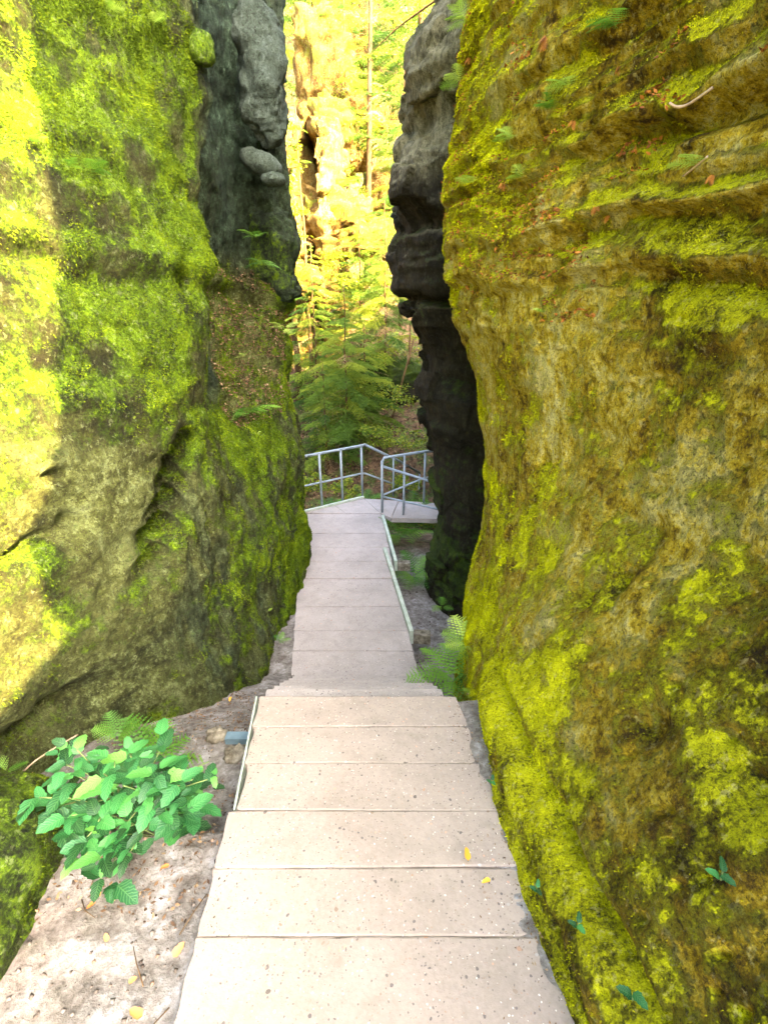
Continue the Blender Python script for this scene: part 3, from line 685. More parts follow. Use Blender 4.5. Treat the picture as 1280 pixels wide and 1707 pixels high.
# bracket and stones at the left edge
br = MB(); p = at(395, 1226, z=-.52); br.box((p.x+.02, p.y, p.z), (.18, .05, .008)); br.box((p.x+.02, p.y-.0291, p.z-.02), (.18, .008, .048))
tag(br.build('steel_bracket', M_bluesteel), 'short flat blue grey steel bracket sticking out left of the upper path', 'bracket')
p = at(362, 1226, z=-.60); blob('stone', p, (.075, .055, .045), M_stone, 51, .45, 1.6, (16, 22), 2.3, label='pale rounded stone lying left of the blue grey bracket', cat='stone')
p = at(394, 1258, z=-.60); blob('stone', p, (.08, .06, .05), M_stone, 52, .45, 1.6, (16, 22), 2.3, label='pale rounded stone lying just in front of the blue grey bracket', cat='stone')

# ------------------------------------------------------------------ railings
def tube(name, pts, r, parent, mat=M_steel, n=10):
    m = MB(); m.tube(pts, r, n); return m.build(name, mat, parent, smooth=True)
def sm(pts, k=6):
    P = np.array([tuple(p) for p in pts]); ts = np.linspace(0, len(P)-1-1e-6, (len(P)-1)*k+1); return [Vector(v) for v in catmull(P, ts)]
lr = empty('handrail', at(500, 855, z=-1.3)); lr0 = lr.location.copy()
tag(lr, 'galvanised pipe railing along the far left edge of the landing', 'railing', None)
def rel(ps, o): return [Vector(p)-o for p in ps]
tops = []
for px, yb in ((500, 856), (537, 849), (571, 839), (604, 830)):
    b = at(px, yb, z=-1.33); b.y += .03; tube('post', rel([b, b+T*.97], lr0), .020, lr); tops.append(b)
e = tops[-1]+Vector((.06, .05, 0)); s0 = tops[0]+Vector((-.5, -.35, 0))
dn = e+Vector((.62, .95, -.62)); dn2 = e+Vector((1.1, 1.7, -1.15))
tube('top_rail', rel([s0+T*.97, tops[0]+T*.97, tops[3]+T*.97, e+T*.97], lr0), .023, lr)
tube('top_rail', rel([e+T*.97, dn+T*.97, dn2+T*.97], lr0), .023, lr)
tube('middle_rail', rel([s0+T*.46, tops[0]+T*.46, tops[3]+T*.46, e+T*.44], lr0), .016, lr)
tube('middle_rail', rel([e+T*.44, dn+T*.44, dn2+T*.44], lr0), .016, lr)
tube('post', rel([dn2, dn2+T*.97], lr0), .020, lr)
rr = empty('handrail', at(637, 855, z=-1.3)); r0 = rr.location.copy()
tag(rr, 'galvanised pipe railing branching right from the inner corner of the landing', 'railing', None)
b0 = at(637, 856, z=-1.33); b1 = at(674, 857, z=-1.33); b2 = at(706, 841, z=-1.33); b3 = b2+Vector((.55, .15, 0))
b1.y += .0
tube('post', rel([b0, b0+T*.93], r0), .022, rr)
pts = [b0+T*.90, b0+T*.97+Vector((.03, .03, 0)), b2+T*.97, b2+T*.97+Vector((.14, .03, .0))]
tube('top_rail', rel(pts, r0), .022, rr)
tube('middle_rail', rel([b0+T*.33, b2+T*.50, b2+T*.50+Vector((.14, .03, 0))], r0), .016, rr)
tube('post', rel([b2, b2+T*.97], r0), .020, rr)
bm_ = (b0+b2)*.5; tube('post', rel([Vector((.335, 7.43, -1.33)), Vector((.335, 7.43, -.36))], r0), .020, rr)
far_l = Vector((.17, 8.1, -1.35)); tube('post', rel([far_l, far_l+T*.75], r0), .016, rr)
# nearer branch going right and down
n1 = at(722, 804, Y=7.15); n2 = at(722, 847, Y=7.15)
tube('top_rail', rel([b0+T*.84, n1, n1+(n1-(b0+T*.84))*.5], r0), .020, rr)
tube('middle_rail', rel([b0+T*.31, n2, n2+(n2-(b0+T*.31))*.5], r0), .016, rr)
c1 = at(672, 858, Y=7.2); tube('post', rel([c1-T*.02, at(674, 792, Y=7.2)], r0), .018, rr)

# ------------------------------------------------------------------ foliage meshes
def leafmesh(name, mat, L=1.0, Wd=.7, n=9, fold=.18, droop=.2, serr=.12, tip=1.0, seed=0):
    rng = random.Random(seed); V = []; F = []; var = []; lt = []
    for i in range(n+1):
        t = i/n; w = Wd/2*2.05*(t**.55)*((1-t)**.85)*(1+.12*math.sin(t*9))
        if i == n: w = .0
        if i == 0: w = .02
        w *= (1+serr*(1 if i % 2 else -1)); z = -droop*t*t*L
        lt += [t]*3
        V += [(-w, t*L-.04*serr, z+fold*w*(1+.3*rng.random())), (0, t*L, z), (w, t*L, z+fold*w*(1+.3*rng.random()))]
    for i in range(n):
        a = i*3; F += [(a, a+1, a+4, a+3), (a+1, a+2, a+5, a+4)]
    me = mesh(name, V, F, mat); attr(me, 'var', [rng.random()*.15]*len(V)); attr(me, 'lt', lt); attr(me, 'lu', [1, 0, 1]*(n+1)); return me
def frond(name, mat, L=1.0, n=17, Wd=.34, arch=.35, seed=0, lobes=5):
    rng = random.Random(seed); m = MB(); var = []
    def rach(t): return Vector((.03*math.sin(t*3), L*t*(1-.12*t), arch*L*(t-1.35*t*t)))
    V = []; F = []
    def tri(*v):
        b = len(V); V.extend(v); F.append((b, b+1, b+2, b+2) if False else (b, b+1, b+2)); 
    for i in range(12):   # rachis ribbon
        p, q = rach(i/12), rach((i+1)/12); w = .006*(1-i/13)
        tri(p+Vector((-w, 0, 0)), p+Vector((w, 0, 0)), q+Vector((w, 0, 0))); tri(p+Vector((-w, 0, 0)), q+Vector((w, 0, 0)), q+Vector((-w, 0, 0)))
    for i in range(n):
        t = .14+.86*i/n; env = math.sin(math.pi*min(1, (t-.05)**.62))**.9+.05; p = rach(t); ln = Wd*L*env*(.9+.2*rng.random())
        for s in (-1, 1):
            dirv = Vector((s*1.0, .42+.1*rng.random(), -.15-.15*rng.random())).normalized(); side = Vector((-s*dirv.y, s*dirv.x, .0))
            wd = L*.86/n*.46
            for k in range(lobes):
                a = p+dirv*ln*k/lobes; b = p+dirv*ln*(k+1)/lobes; w0 = wd*(1-k/lobes)**.8; w1 = w0*.35
                mid = p+dirv*ln*(k+.75)/lobes
                tri(a, b, mid+side*w0); tri(b, a, mid-side*w0)
                tri(a, mid+side*w0, a+side*w1)
    V = np.array([tuple(v) for v in V]); F = np.array(F)
    me = mesh(name, V, F, mat, False); attr(me, 'var', np.full(len(V), rng.random()*.2)); return me
FR = [frond('frond', M_fern, 1, 11, .36, .4, s) for s in range(3)]
FRP = [frond('frond', M_fernpale, 1, 10, .38, .3, s+9, 4) for s in range(2)]
FRD = [frond('frond', M_dry, 1, 9, .20, .1, s+19, 3) for s in range(2)]
LF = [leafmesh('leaf', M_leaf, 1, .78, 9, .22, .22, .10, seed=s) for s in range(3)]+[leafmesh('leaf', M_leaf, 1, .66, 9, .15, .35, .13, seed=5)]
YL = [leafmesh('fallen_leaf', M_yleaf, 1, .6, 7, .3, .1, .05, seed=1), leafmesh('fallen_leaf', M_oleaf, 1, .75, 7, .35, -.15, .1, seed=2)]

def fern(loc, n, size, label, meshes=None, face=None, spread=math.pi*2, lift=.35, group=None, seed=0, cat='fern', name='fern'):
    r = random.Random(seed); meshes = meshes or FR
    e = empty(name, loc, label=label, cat=cat, group=group)
    for i in range(n):
        a = (face if face is not None else 0)+spread*((i+.5)/n-.5)+r.uniform(-.2, .2)
        s = size*r.uniform(.75, 1.15)
        link('frond', meshes[i % len(meshes)], e, (r.uniform(-.01, .01), r.uniform(-.01, .01), 0), (lift+r.uniform(-.4, .4), r.uniform(-.3, .3), -a), s)
    return e
def V3(p): return (p.x, p.y, p.z)
# big shrub in the left foreground
sh = empty('bramble_bush', (-1.08, 1.36, -.16), label='leafy green bramble bush beside the near left edge of the steps', cat='bush')
r = random.Random(3)
stems = []
tips = [(110, 1275), (60, 1330), (130, 1250), (180, 1290), (230, 1260), (275, 1290), (320, 1310), (300, 1345), (250, 1330), (200, 1350), (150, 1340), (110, 1330), (95, 1375), (150, 1395), (205, 1395), (230, 1420), (180, 1430), (190, 1465), (140, 1430), (260, 1375), (320, 1355), (345, 1300), (375, 1270), (372, 1300), (215, 1310), (160, 1315), (120, 1290), (285, 1250), (245, 1285), (75, 1350), (170, 1370), (270, 1340), (340, 1335), (225, 1370), (120, 1360), (200, 1270)]
nleaf = 0
for i, (px, py) in enumerate(tips):
    px = 200+(px-210)*.90; q = at(px, py, z=-.05+.42*(1480-py)/260+r.uniform(-.03, .05)); ql = q-sh.location
    base = Vector((r.uniform(-.12, .12), r.uniform(-.03, .10), .02)); midp = base.lerp(ql, .55)+Vector((0, 0, .08))
    m = MB(); m.tube(sm([base, midp, ql], 3), [.0028]*7, 5); m.build('stem', M_stem, sh, smooth=True)
    if px > 320: k = 3
    else: k = 8
    for j in range(k):
        a = r.uniform(0, 6.28)+j*2.2; d = r.uniform(.0, .085); s = r.uniform(.042, .112)*(.8 if px > 320 else 1)
        off = Vector((math.cos(a)*d*.8, math.sin(a)*d*.8, r.uniform(-.05, .03)))
        # leaves face up and towards the open side
        link('leaf', LF[r.randrange(4)], sh, ql+off, (r.uniform(.0, .55), r.uniform(-.35, .35), a-1.57), s); nleaf += 1
for i in range(70):   # inner, lower leaves
    q = Vector((r.uniform(-.32, .26), r.uniform(-.12, .22), r.uniform(.03, .26))); a = r.uniform(0, 6.28)
    link('leaf', LF[r.randrange(4)], sh, q, (r.uniform(-.2, .7), r.uniform(-.4, .4), a), r.uniform(.07, .12))

g_f = 'ferns growing on the ground'
fern(V3(at(250, 1290, Y=2.05)), 6, .40, 'bright green fern with spreading fronds behind the bramble bush', seed=2, lift=.5, face=.5, spread=3.6)
fern(V3(at(195, 1235, Y=2.15)), 4, .20, 'small fern between the bramble bush and the left rock wall', seed=3, lift=.5, face=.0, spread=3)
fern(V3(at(8, 1290, Y=1.75)), 4, .14, 'small leafy plant at the extreme left edge above the mossy boulder', seed=5, lift=.5, meshes=FR, cat='plant')
fern(V3(at(758, 1135, z=-.75)), 9, .40, 'bright green fern at the foot of the right wall, beside the top step edge', seed=8, lift=.55)
fern(V3(at(778, 1075, z=-.5)), 8, .28, 'pale fern growing just above the fern beside the step edge', seed=9, lift=.6, meshes=FRP)
fern(V3(at(790, 1165, Y=2.45)), 4, .15, 'small fern on the right wall foot just past the top step corner', seed=10, lift=.5, meshes=FRP)
fern(V3(at(670, 895, z=-1.62)), 9, .55, 'fern cluster right of the lower walkway under the railing', seed=11, lift=.45)
fern(V3(at(698, 880, z=-1.62)), 8, .55, 'fern close against the dark rock stack right of the railing', seed=12, lift=.45)
fern(V3(at(688, 962, z=-1.62)), 8, .45, 'fern beside the short cross beam right of the lower walkway', seed=13, lift=.5)
fern(V3(at(736, 1012, Y=4.6)), 3, .18, 'tiny fern sprouting from the dark rock foot right of the lower walkway', seed=14, lift=.4)
fern(V3(at(468, 1068, z=-1.18)), 5, .13, 'small leafy plant left of the lower walkway at the rock foot', seed=15, lift=.4, cat='plant')
fern(V3(at(440, 1020, Y=4.1)), 4, .12, 'tiny fern on the left wall low down near the walkway', seed=16, lift=.5, meshes=FRP)
fern(V3(at(497, 960, z=-1.3)), 4, .13, 'tuft of green at the left kerb of the lower walkway', seed=17, lift=.5, cat='plant')
fern(V3(at(240, 1130, Y=2.75)), 3, .08, 'tiny plant on the left wall above the bramble bush', seed=18, lift=.6, meshes=FRP, cat='plant')
# ledge on the left
fern(V3(at(412, 690, Y=4.75)), 8, .36, 'blue green fern lying on the left rock ledge', seed=21, lift=.35, meshes=FR)
fern(V3(at(405, 745, Y=4.7)), 8, .24, 'small fern at the bottom of the left rock ledge', seed=22, lift=.4, meshes=FRP)
fern(V3(at(425, 395, Y=4.95)), 5, .18, 'sprig of green leaves below the wedged stones in the left cleft', seed=23, lift=.3)
fern(V3(at(440, 440, Y=4.95)), 5, .20, 'fern hanging in the left cleft midway down', seed=24, lift=.2)
fern(V3(at(475, 548, Y=5.5)), 4, .20, 'pale fern at the right rim of the left rock ledge', seed=25, lift=.2, meshes=FRP)
fern(V3(at(405, 595, Y=4.9)), 4, .12, 'tiny seedlings on the brown soil of the left ledge', seed=26, lift=.4, meshes=FRP, cat='plant')

wl = [(1027, 55, .17, 'fern', 'bright green fern tip standing at the top of the right wall'), (945, 137, .15, 'pale', 'pale fern below the topmost ledge of the right wall, left of the dry brown fronds'),
      (915, 185, .14, 'fern', 'green fern above the dry brown fronds in the middle of the upper right wall'), (850, 238, .14, 'pale', 'pale sprig on the left part of the upper right wall'),
      (868, 300, .12, 'pale', 'small pale fern under the dry brown tuft near the left edge of the right wall'), (785, 312, .15, 'pale', 'blue green fern poking out over the dark rock at the edge of the right wall'),
      (1160, 268, .13, 'pale', 'sprig of pale leaves on the right wall close to the right picture border'), (990, 345, .10, 'dry', 'reddish dry sprig on the middle ledge of the right wall'),
      (967, 480, .07, 'pale', 'tiny pale plant on the long ledge halfway down the right wall'), (905, 520, .08, 'pale', 'tiny yellow green plant just under the long ledge of the right wall'),
      (760, 130, .20, 'pale', 'pale fern on the rounded grey rock near the top of the wall edge'), (775, 40, .2, 'pale', 'pale green sprig topmost at the edge of the right wall'),
      (780, 105, .16, 'dry', 'reddish dry tuft at the upper edge of the right wall'), (955, 195, .16, 'dry', 'dry brown fronds hanging in the crack of the upper right wall'),
      (905, 60, .20, 'dry', 'long dry brown root tuft hanging from the top of the right wall'), (835, 305, .13, 'dry', 'dry brown tuft near the left edge of the right wall'),
      (1010, 365, .10, 'dry', 'dry brown tuft under the pale bare patch of the right wall'), (1185, 290, .11, 'dry', 'dry orange tuft near the right picture border on the wall'),
      (1030, 100, .12, 'dry', 'dry orange leaves below the topmost bright fern on the right wall')]
for i, (px, py, s, k, lab) in enumerate(wl):
    p = on_wall(VR, px, py, 3)
    m = {'fern': FR, 'pale': FRP, 'dry': FRD}[k]
    fern(V3(p+Vector((-.01, -.01, 0))), 5 if k != 'dry' else 8, s*(.88 if k != 'dry' else .42), lab, m, face=-1.9, spread=2.2, lift=.3 if k != 'dry' else -1.1, seed=60+i, cat='fern' if 'fern' in lab else 'plant', group='small plants rooted on the right rock wall')
for i, (px, py, s, lab) in enumerate([(190, 20, .08, 'small green sprig near the top of the left wall'), (262, 38, .09, 'pale sprig right of the topmost sprig on the left wall'), (60, 240, .09, 'dark green tuft at mid height of the upper left wall'),
        (115, 275, .09, 'dark green tuft under the ledge of the left wall, left one'), (160, 288, .11, 'dark green tuft under the ledge of the left wall, right one')]):
    p = on_wall(VL, px, py, 3); fern(V3(p+Vector((.01, -.01, 0))), 4, s, lab, FR if i > 1 else FRP, face=1.6, spread=2.5, lift=.4, seed=90+i, cat='plant', group='small plants rooted on the left rock wall')
# sprouts near bottom right and hanging leaf top left
def sprout(px, py, V, n, s, lab, dx=-.02):
    p = on_wall(V, px, py, 3)+Vector((dx, -.01, 0)); e = empty('seedling', p, label=lab, cat='plant')
    rr_ = random.Random(px)
    m = MB(); m.tube([(0, 0, 0), (0.3*dx, 0, s*.8)], .002, 5); m.build('stem', M_stem, e)
    for k in range(n): link('leaf', LF[k % 4], e, (.3*dx, 0, s*.8*(k+1)/n), (.5, .2*k, 1.2+k*2.4), s*.8)
sprout(1052, 1650, VR, 2, .055, 'two leafed bright green seedling at the bottom of the right wall')
sprout(965, 1535, VR, 3, .04, 'small seedling low on the right wall beside the near steps')
sprout(898, 1480, VR, 3, .035, 'tiny seedling at the foot of the right wall by the yellow fallen leaf')
sprout(1205, 1465, VR, 3, .045, 'little green seedling in the mossy patch near the lower right border')
sprout(822, 1300, VR, 3, .035, 'tiny seedling on the wall edge beside the middle of the near steps')
sprout(330, 15, VL, 3, .10, 'broad green leaf sprig hanging at the top edge of the left wall', .03)
p = on_wall(VL, 330, 78, 3); m = MB(); blob('moss_cushion', (p.x+.05, p.y, p.z), (.07, .08, .09), M_left, 71, .2, 1, (24, 32), 2.2, 1.0, 0, label='bright green moss cushion at the top edge of the left wall', cat='moss')

# rusty litter caught on the ledges of the right wall
def rust(rng, n):
    w = ((NR2[..., 2] > .25) & (VR[..., 2] > 1.9) & (VR[..., 2] < 4.2) & (VR[..., 0] < 2) & (VR[..., 1] > 1.2) & (VR[..., 1] < 4.9) & (fbm(VR, 2.2, 3, 93) > .12)); P = VR[w]
    return P[rng.choice(len(P), n)]+rng.normal(size=(n, 3))*.006
# bare twigs lying on the walls
def twig(V, pix, r_, lab, dx):
    pts = [on_wall(V, a, b, 3)+Vector((dx, -.01, .01)) for a, b in pix]; m = MB(); m.tube(sm(pts, 4), r_, 6); o = m.build('bare_root', M_root, smooth=True); tag(o, lab, 'root')
twig(VR, [(1122, 172), (1132, 188), (1150, 185), (1185, 160)], .005, 'thin curled bare root on the upper right wall', -.03)
twig(VR, [(1140, 300), (1160, 285), (1178, 275)], .004, 'short thin root beside the pale sprig near the right border', -.03)
m = MB(); m.tube(sm([at(35, 1290, Y=1.7), at(60, 1268, Y=1.75), at(95, 1245, Y=1.85), at(130, 1225, Y=1.95)], 4), .004, 6); tag(m.build('bare_twig', M_root, smooth=True), 'thin grey twig left of the bramble bush', 'twig')

# fallen leaves
fl = [(780, 1437, 1, .055, 'yellow orange leaf on the near steps, the upper of the pair on the right side'), (817, 1468, 1, .04, 'orange leaf on the near steps below the yellow orange one by the right wall'), (163, 1476, 0, .055, 'yellow leaf lying below the bramble bush'),
      (289, 1598, 2, .05, 'orange leaf on the sand left of the bottom steps'), (238, 1697, 2, .05, 'orange leaf at the bottom edge on the sand'), (385, 1163, 0, .05, 'small yellow leaf on the sand left of the top step edge'),
      (215, 1640, 2, .03, 'small pinkish leaf on the near left sand'), (180, 1572, 2, .03, 'small dull orange leaf on the sand nearer the boulder'), (160, 1505, 2, .035, 'brown yellow leaf below the yellow leaf'),
      (95, 1365, 2, .05, 'orange brown leaf under the left side of the bramble bush'), (48, 1305, 2, .055, 'orange leaf between the mossy boulder and the bramble bush'), (283, 1445, 2, .035, 'faded orange leaf right of the bramble bush foot')]
for i, (px, py, k, s, lab) in enumerate(fl):
    onp = k == 1; p = at(px, py, z=-.05 if onp else -.10)
    if onp: p = at(px, py, z=-.055)
    else:
        for _ in range(4): p = at(px, py, z=gpos(p.x, p.y)+.012)
    o = link('fallen_leaf', YL[0 if k < 2 else 1], None, p+Vector((0, 0, .008)), (R(4), R(6), i*1.9), s); tag(o, lab, 'leaf', 'fallen leaves on the path and sand')
# tiny pebbles and litter on sand (uncountable)
def scatter(name, n, fx, mat, size, seed, tri=True, kind='stuff', parent=None, updown=.4):
    rng = np.random.default_rng(seed); P = fx(rng, n); n = len(P)
    d = rng.normal(size=(n, 3)); d[:, 2] *= updown; d /= np.linalg.norm(d, axis=1, keepdims=True)
    e = rng.normal(size=(n, 3)); e[:, 2] *= updown; e -= (e*d).sum(1, keepdims=True)*d; e /= np.linalg.norm(e, axis=1, keepdims=True)
    s = rng.uniform(size[0], size[1], n)[:, None]
    Q = np.stack([P-d*s, P-e*s*.45, P+d*s, P+e*s*.45], 1).reshape(-1, 3)
    me = mesh(name, Q, np.arange(4*n).reshape(-1, 4), mat, False); attr(me, 'var', np.repeat(rng.random(n)*.97, 4))
    return tag(link(name, me, parent), kind=kind)
def hz(P, Y): return gheight(P[:, 0], Y)+gnoise(np.stack([P[:, 0], Y, 0*Y], 1), Y)
def near_left(rng, n):
    P = np.stack([rng.uniform(-2.0, -.68, n), rng.uniform(.3, 3.2, n), np.zeros(n)], 1)
    k = fbm(P, 2.5, 2, 5)+.5*(P[:, 0] < -1.1) > .15; P = P[k]; P[:, 2] = hz(P, P[:, 1])+.006; return P
scatter('leaf_litter', 9000, rust, M_dry, (.006, .018), 18)
scatter('leaf_litter', 5200, near_left, M_litter, (.003, .014), 8)
def wallfoot(rng, n):
    y = rng.uniform(.3, 2.3, n); x = xr(y)+.08-np.abs(rng.normal(size=n))*.09; z = -.033*np.maximum(0, np.floor((y-.42)/.26))+.006
    return np.stack([x, y, z], 1)
scatter('leaf_litter', 700, wallfoot, M_litter, (.002, .007), 9)
def ledge(rng, n):
    P = VL[(VL[..., 1] > 4.2) & (VL[..., 1] < 6.0) & (VL[..., 2] > .7) & (VL[..., 2] < 2.5) & (NL2[..., 2] > .05) & (soil > .5) & (X < -1.14)]
    return P[rng.choice(len(P), n)]+rng.normal(size=(n, 3))*.012
scatter('leaf_litter', 9000, ledge, M_litter, (.006, .02), 10)
# gravel and broken twigs on the sand
def pebbles(name, n, fx, mat, size, seed):
    rng = np.random.default_rng(seed); P = fx(rng, n); n = len(P); s = (size[0]+(size[1]-size[0])*rng.random(n)**3)[:, None]
    o = np.array([[1, 0, 0], [0, 1, 0], [-1, 0, 0], [0, -1, 0], [0, 0, .7], [0, 0, -.7]]); a = rng.random(n)*6.28
    O = np.stack([np.stack([o[:, 0]*np.cos(t)-o[:, 1]*np.sin(t), o[:, 0]*np.sin(t)+o[:, 1]*np.cos(t), o[:, 2]], 1) for t in a])*rng.uniform(.6, 1.2, (n, 6, 1))
    V = P[:, None]+O*s[:, None]; f = np.array([[0, 1, 4], [1, 2, 4], [2, 3, 4], [3, 0, 4], [1, 0, 5], [2, 1, 5], [3, 2, 5], [0, 3, 5]])
    F = (np.arange(n)[:, None, None]*6+f[None]).reshape(-1, 3); me = mesh(name, V.reshape(-1, 3), F, mat, True); attr(me, 'var', np.repeat(rng.random(n)*.97, 6))
    return tag(link(name, me), kind='stuff')
def low_left(rng, n):
    P = np.stack([rng.uniform(-2.0, -.62, n), rng.uniform(.3, 4.6, n), np.zeros(n)], 1); P[:, 2] = hz(P, P[:, 1])+.002; return P
def low_right(rng, n):
    P = np.stack([rng.uniform(.15, 1.0, n), rng.uniform(3.4, 6.8, n), np.zeros(n)], 1); P[:, 2] = hz(P, P[:, 1])+.002; return P
M_grit = varmat('grit', [(0, (.04, .03, .022)), (.4, (.11, .09, .07)), (.8, (.14, .125, .105)), (1, (.17, .11, .07))], .9, 0, .1)
pebbles('gravel', 2600, low_left, M_grit, (.002, .013), 31); pebbles('gravel', 900, low_right, M_grit, (.003, .02), 32)
def grit_path(rng, n):
    y = rng.uniform(.3, 2.2, n); k = rng.random(n) < .5; e = np.abs(rng.normal(size=n))*.06
    x = np.where(k, xr(y)-.02-e, xl(y)+.03+e*.7); return np.stack([x, y, -.127*np.maximum(0, y-.42)+.003], 1)
pebbles('gravel', 900, grit_path, M_grit, (.001, .005), 33)
rt = random.Random(8)
for i in range(16):
    x0, y0 = rt.uniform(-1.7, -.72), rt.uniform(.6, 1.35); a = rt.uniform(0, 6.28); l = rt.uniform(.05, .16); mm = MB()
    q0 = Vector((x0, y0, gpos(x0, y0)+.008)); x1, y1 = x0+l*math.cos(a), y0+l*math.sin(a); q1 = Vector((x1, y1, gpos(x1, y1)+.010)); qm = (q0+q1)/2+Vector((rt.uniform(-.01, .01), rt.uniform(-.01, .01), .006))
    mm.tube([q0, qm, q1], [.0022, .002, .001], 5); tag(mm.build('fallen_twig', M_bark, smooth=True), 'thin brown twig lying on the pale sand left of the near steps', 'twig', 'twigs on the sand')
# sand drifted over the right ends of the slabs
gx = np.linspace(0, 1, 14); gy = np.linspace(.2, 2.2, 140); U, Yy = np.meshgrid(gx, gy)
xi = xr(Yy)-.05+.03*fbm(np.stack([Yy, Yy*0, Yy*0], 2), 2.5, 3, 5)+.0; xo = xr(Yy)+.28
Xx = xi*(1-U)+xo*U; zz_ = -.128*np.maximum(0, Yy-.42)-.004+.045*U**1.1+.006*fbm(np.stack([Xx, Yy, 0*Xx], 2), 12, 3, 6)
sv = np.stack([Xx, Yy, zz_], 2); me = mesh('sand_drift', sv.reshape(-1, 3), grid_faces(140, 14, False), M_ground); attr(me, 'forest', np.zeros(140*14))
tag(link('sand_drift', me), kind='structure')

# ------------------------------------------------------------------ background: boulders, trees, undergrowth
def hill(px, Y):
    x = ray(px, 480)[0]*Y/ray(px, 480)[1]; return x, Y, gpos(x, Y)
bl = [(560, 365, 15.0, (.85, .8, .55), 'broad sunlit pale boulder at the foot of the thin tree'), (615, 400, 15.0, (.7, .7, .45), 'sunlit pale boulder right below the thin tree'), (553, 225, 18.5, (.55, .7, .85), 'upright sunlit rock with a rounded top left of the thin tree'),
      (600, 190, 21, (.9, .8, .45), 'flat sunlit boulder high on the slope behind the thin tree'), (648, 330, 19, (.8, 1.0, .7), 'sunlit boulder right of the thin tree'), (575, 85, 26, (1.2, 1.0, .8), 'big sunlit rock near the top of the slope'),
      (640, 640, 13.0, (1.1, .8, .5), 'low mossy boulder among the shaded undergrowth'), (505, 472, 13.0, (.45, .5, .3), 'sunlit reddish boulder beside the left rock'),
      (588, 255, 18.0, (.6, .6, .35), 'sunlit flat stone block behind the thin trunk'), (560, 240, 17.2, (.6, .8, .7), 'sunlit broken rock right of the dark cleft'), (540, 130, 21, (.8, 1.0, 1.6), 'tall rock with a dark gap to its left')]
for i, (px, py, Yd, rad, lab) in enumerate(bl):
    p = at(px, py, Y=Yd)
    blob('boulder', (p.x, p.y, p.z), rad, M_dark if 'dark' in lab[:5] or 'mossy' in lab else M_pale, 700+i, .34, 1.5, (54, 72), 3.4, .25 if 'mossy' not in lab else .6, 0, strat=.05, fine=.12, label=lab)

def barkmat(): return M_bark
def trunk(parent, h, r, lean=(0, 0), name='trunk', wob=.03, z0=0):
    pts = []; rs_ = []; rr_ = random.Random(int(h*100)); n = 14
    for i in range(n+1):
        t = i/n; pts.append((lean[0]*t+rr_.uniform(-wob, wob)*t, lean[1]*t+rr_.uniform(-wob, wob)*t, z0+h*t)); rs_.append(r*(1.25-.25*min(1, t*8))*(1-.85*t)+.004)
    m = MB(); m.tube(pts, rs_, 12); return m.build(name, M_bark, parent, smooth=True)
def boughmesh(seed, mat, L=1.0, tw=30, nd=34, droop=.35, nl=.05, nw=.012, side=.42):
    r_ = np.random.default_rng(seed); V = []; var = []
    def ax(t): return np.array([0, L*t, L*(-droop*t*t+.10*t)])
    def quadstrip(a, b, w):
        u = np.array([w, 0, 0]); V.append([a-u, a+u, b]); V.append([a-u, b, b-u*.4])
    for i in range(8): quadstrip(ax(i/8), ax((i+1)/8), .010*(1-i/9))
    for i in range(tw):
        t = .12+.88*i/tw; p = ax(t); s = 1 if i % 2 else -1; ln = side*L*(1-t*.75)*r_.uniform(.7, 1.1)
        d = np.array([s*.85, .65, -.25-.5*r_.random()]); d /= np.linalg.norm(d); e = p+d*ln+np.array([0, 0, -.25*ln*ln/L*2]); quadstrip(p, e, .004)
        for k in range(nd):
            tt = (k+.5)/nd; q = p*(1-tt)+e*tt; nv = r_.normal(size=3)*.6+d*.7; nv[2] *= .5; nv /= np.linalg.norm(nv)
            w = np.cross(nv, r_.normal(size=3)); w /= np.linalg.norm(w); l = nl*r_.uniform(.7, 1.3)
            V.append([q-w*nw/2, q+w*nw/2, q+nv*l])
    V = np.array(V).reshape(-1, 3); me = mesh('bough', V, np.arange(len(V)).reshape(-1, 3), mat, False); attr(me, 'var', np.full(len(V), r_.random()*.3)); return me
BG = [boughmesh(s, M_spruce) for s in range(4)]
BD = [boughmesh(s+20, M_deadneedle, 1, 16, 6, .45, .05, .006) for s in range(3)]
def spruce(loc, h, rad, n, label, r=.03, dead=.15, z0=.25, group=None, seed=0, top=True):
    e = empty('spruce_tree', loc, label=label, cat='tree', group=group); trunk(e, h, r, name='trunk')
    r_ = random.Random(seed)
    for i in range(n):
        t = (i+.5)/n; z = h*(z0+(1-z0)*t**1.0); s = rad*(1-t)**.75*r_.uniform(.75, 1.1)+.12
        a = i*2.399+r_.uniform(-.3, .3); isd = r_.random() < dead*(1.6-t*1.6)
        link('bough', (BD if isd else BG)[i % 3], e, (0, 0, z), (r_.uniform(-.1, .25), r_.uniform(-.15, .15), a), s)
    return e
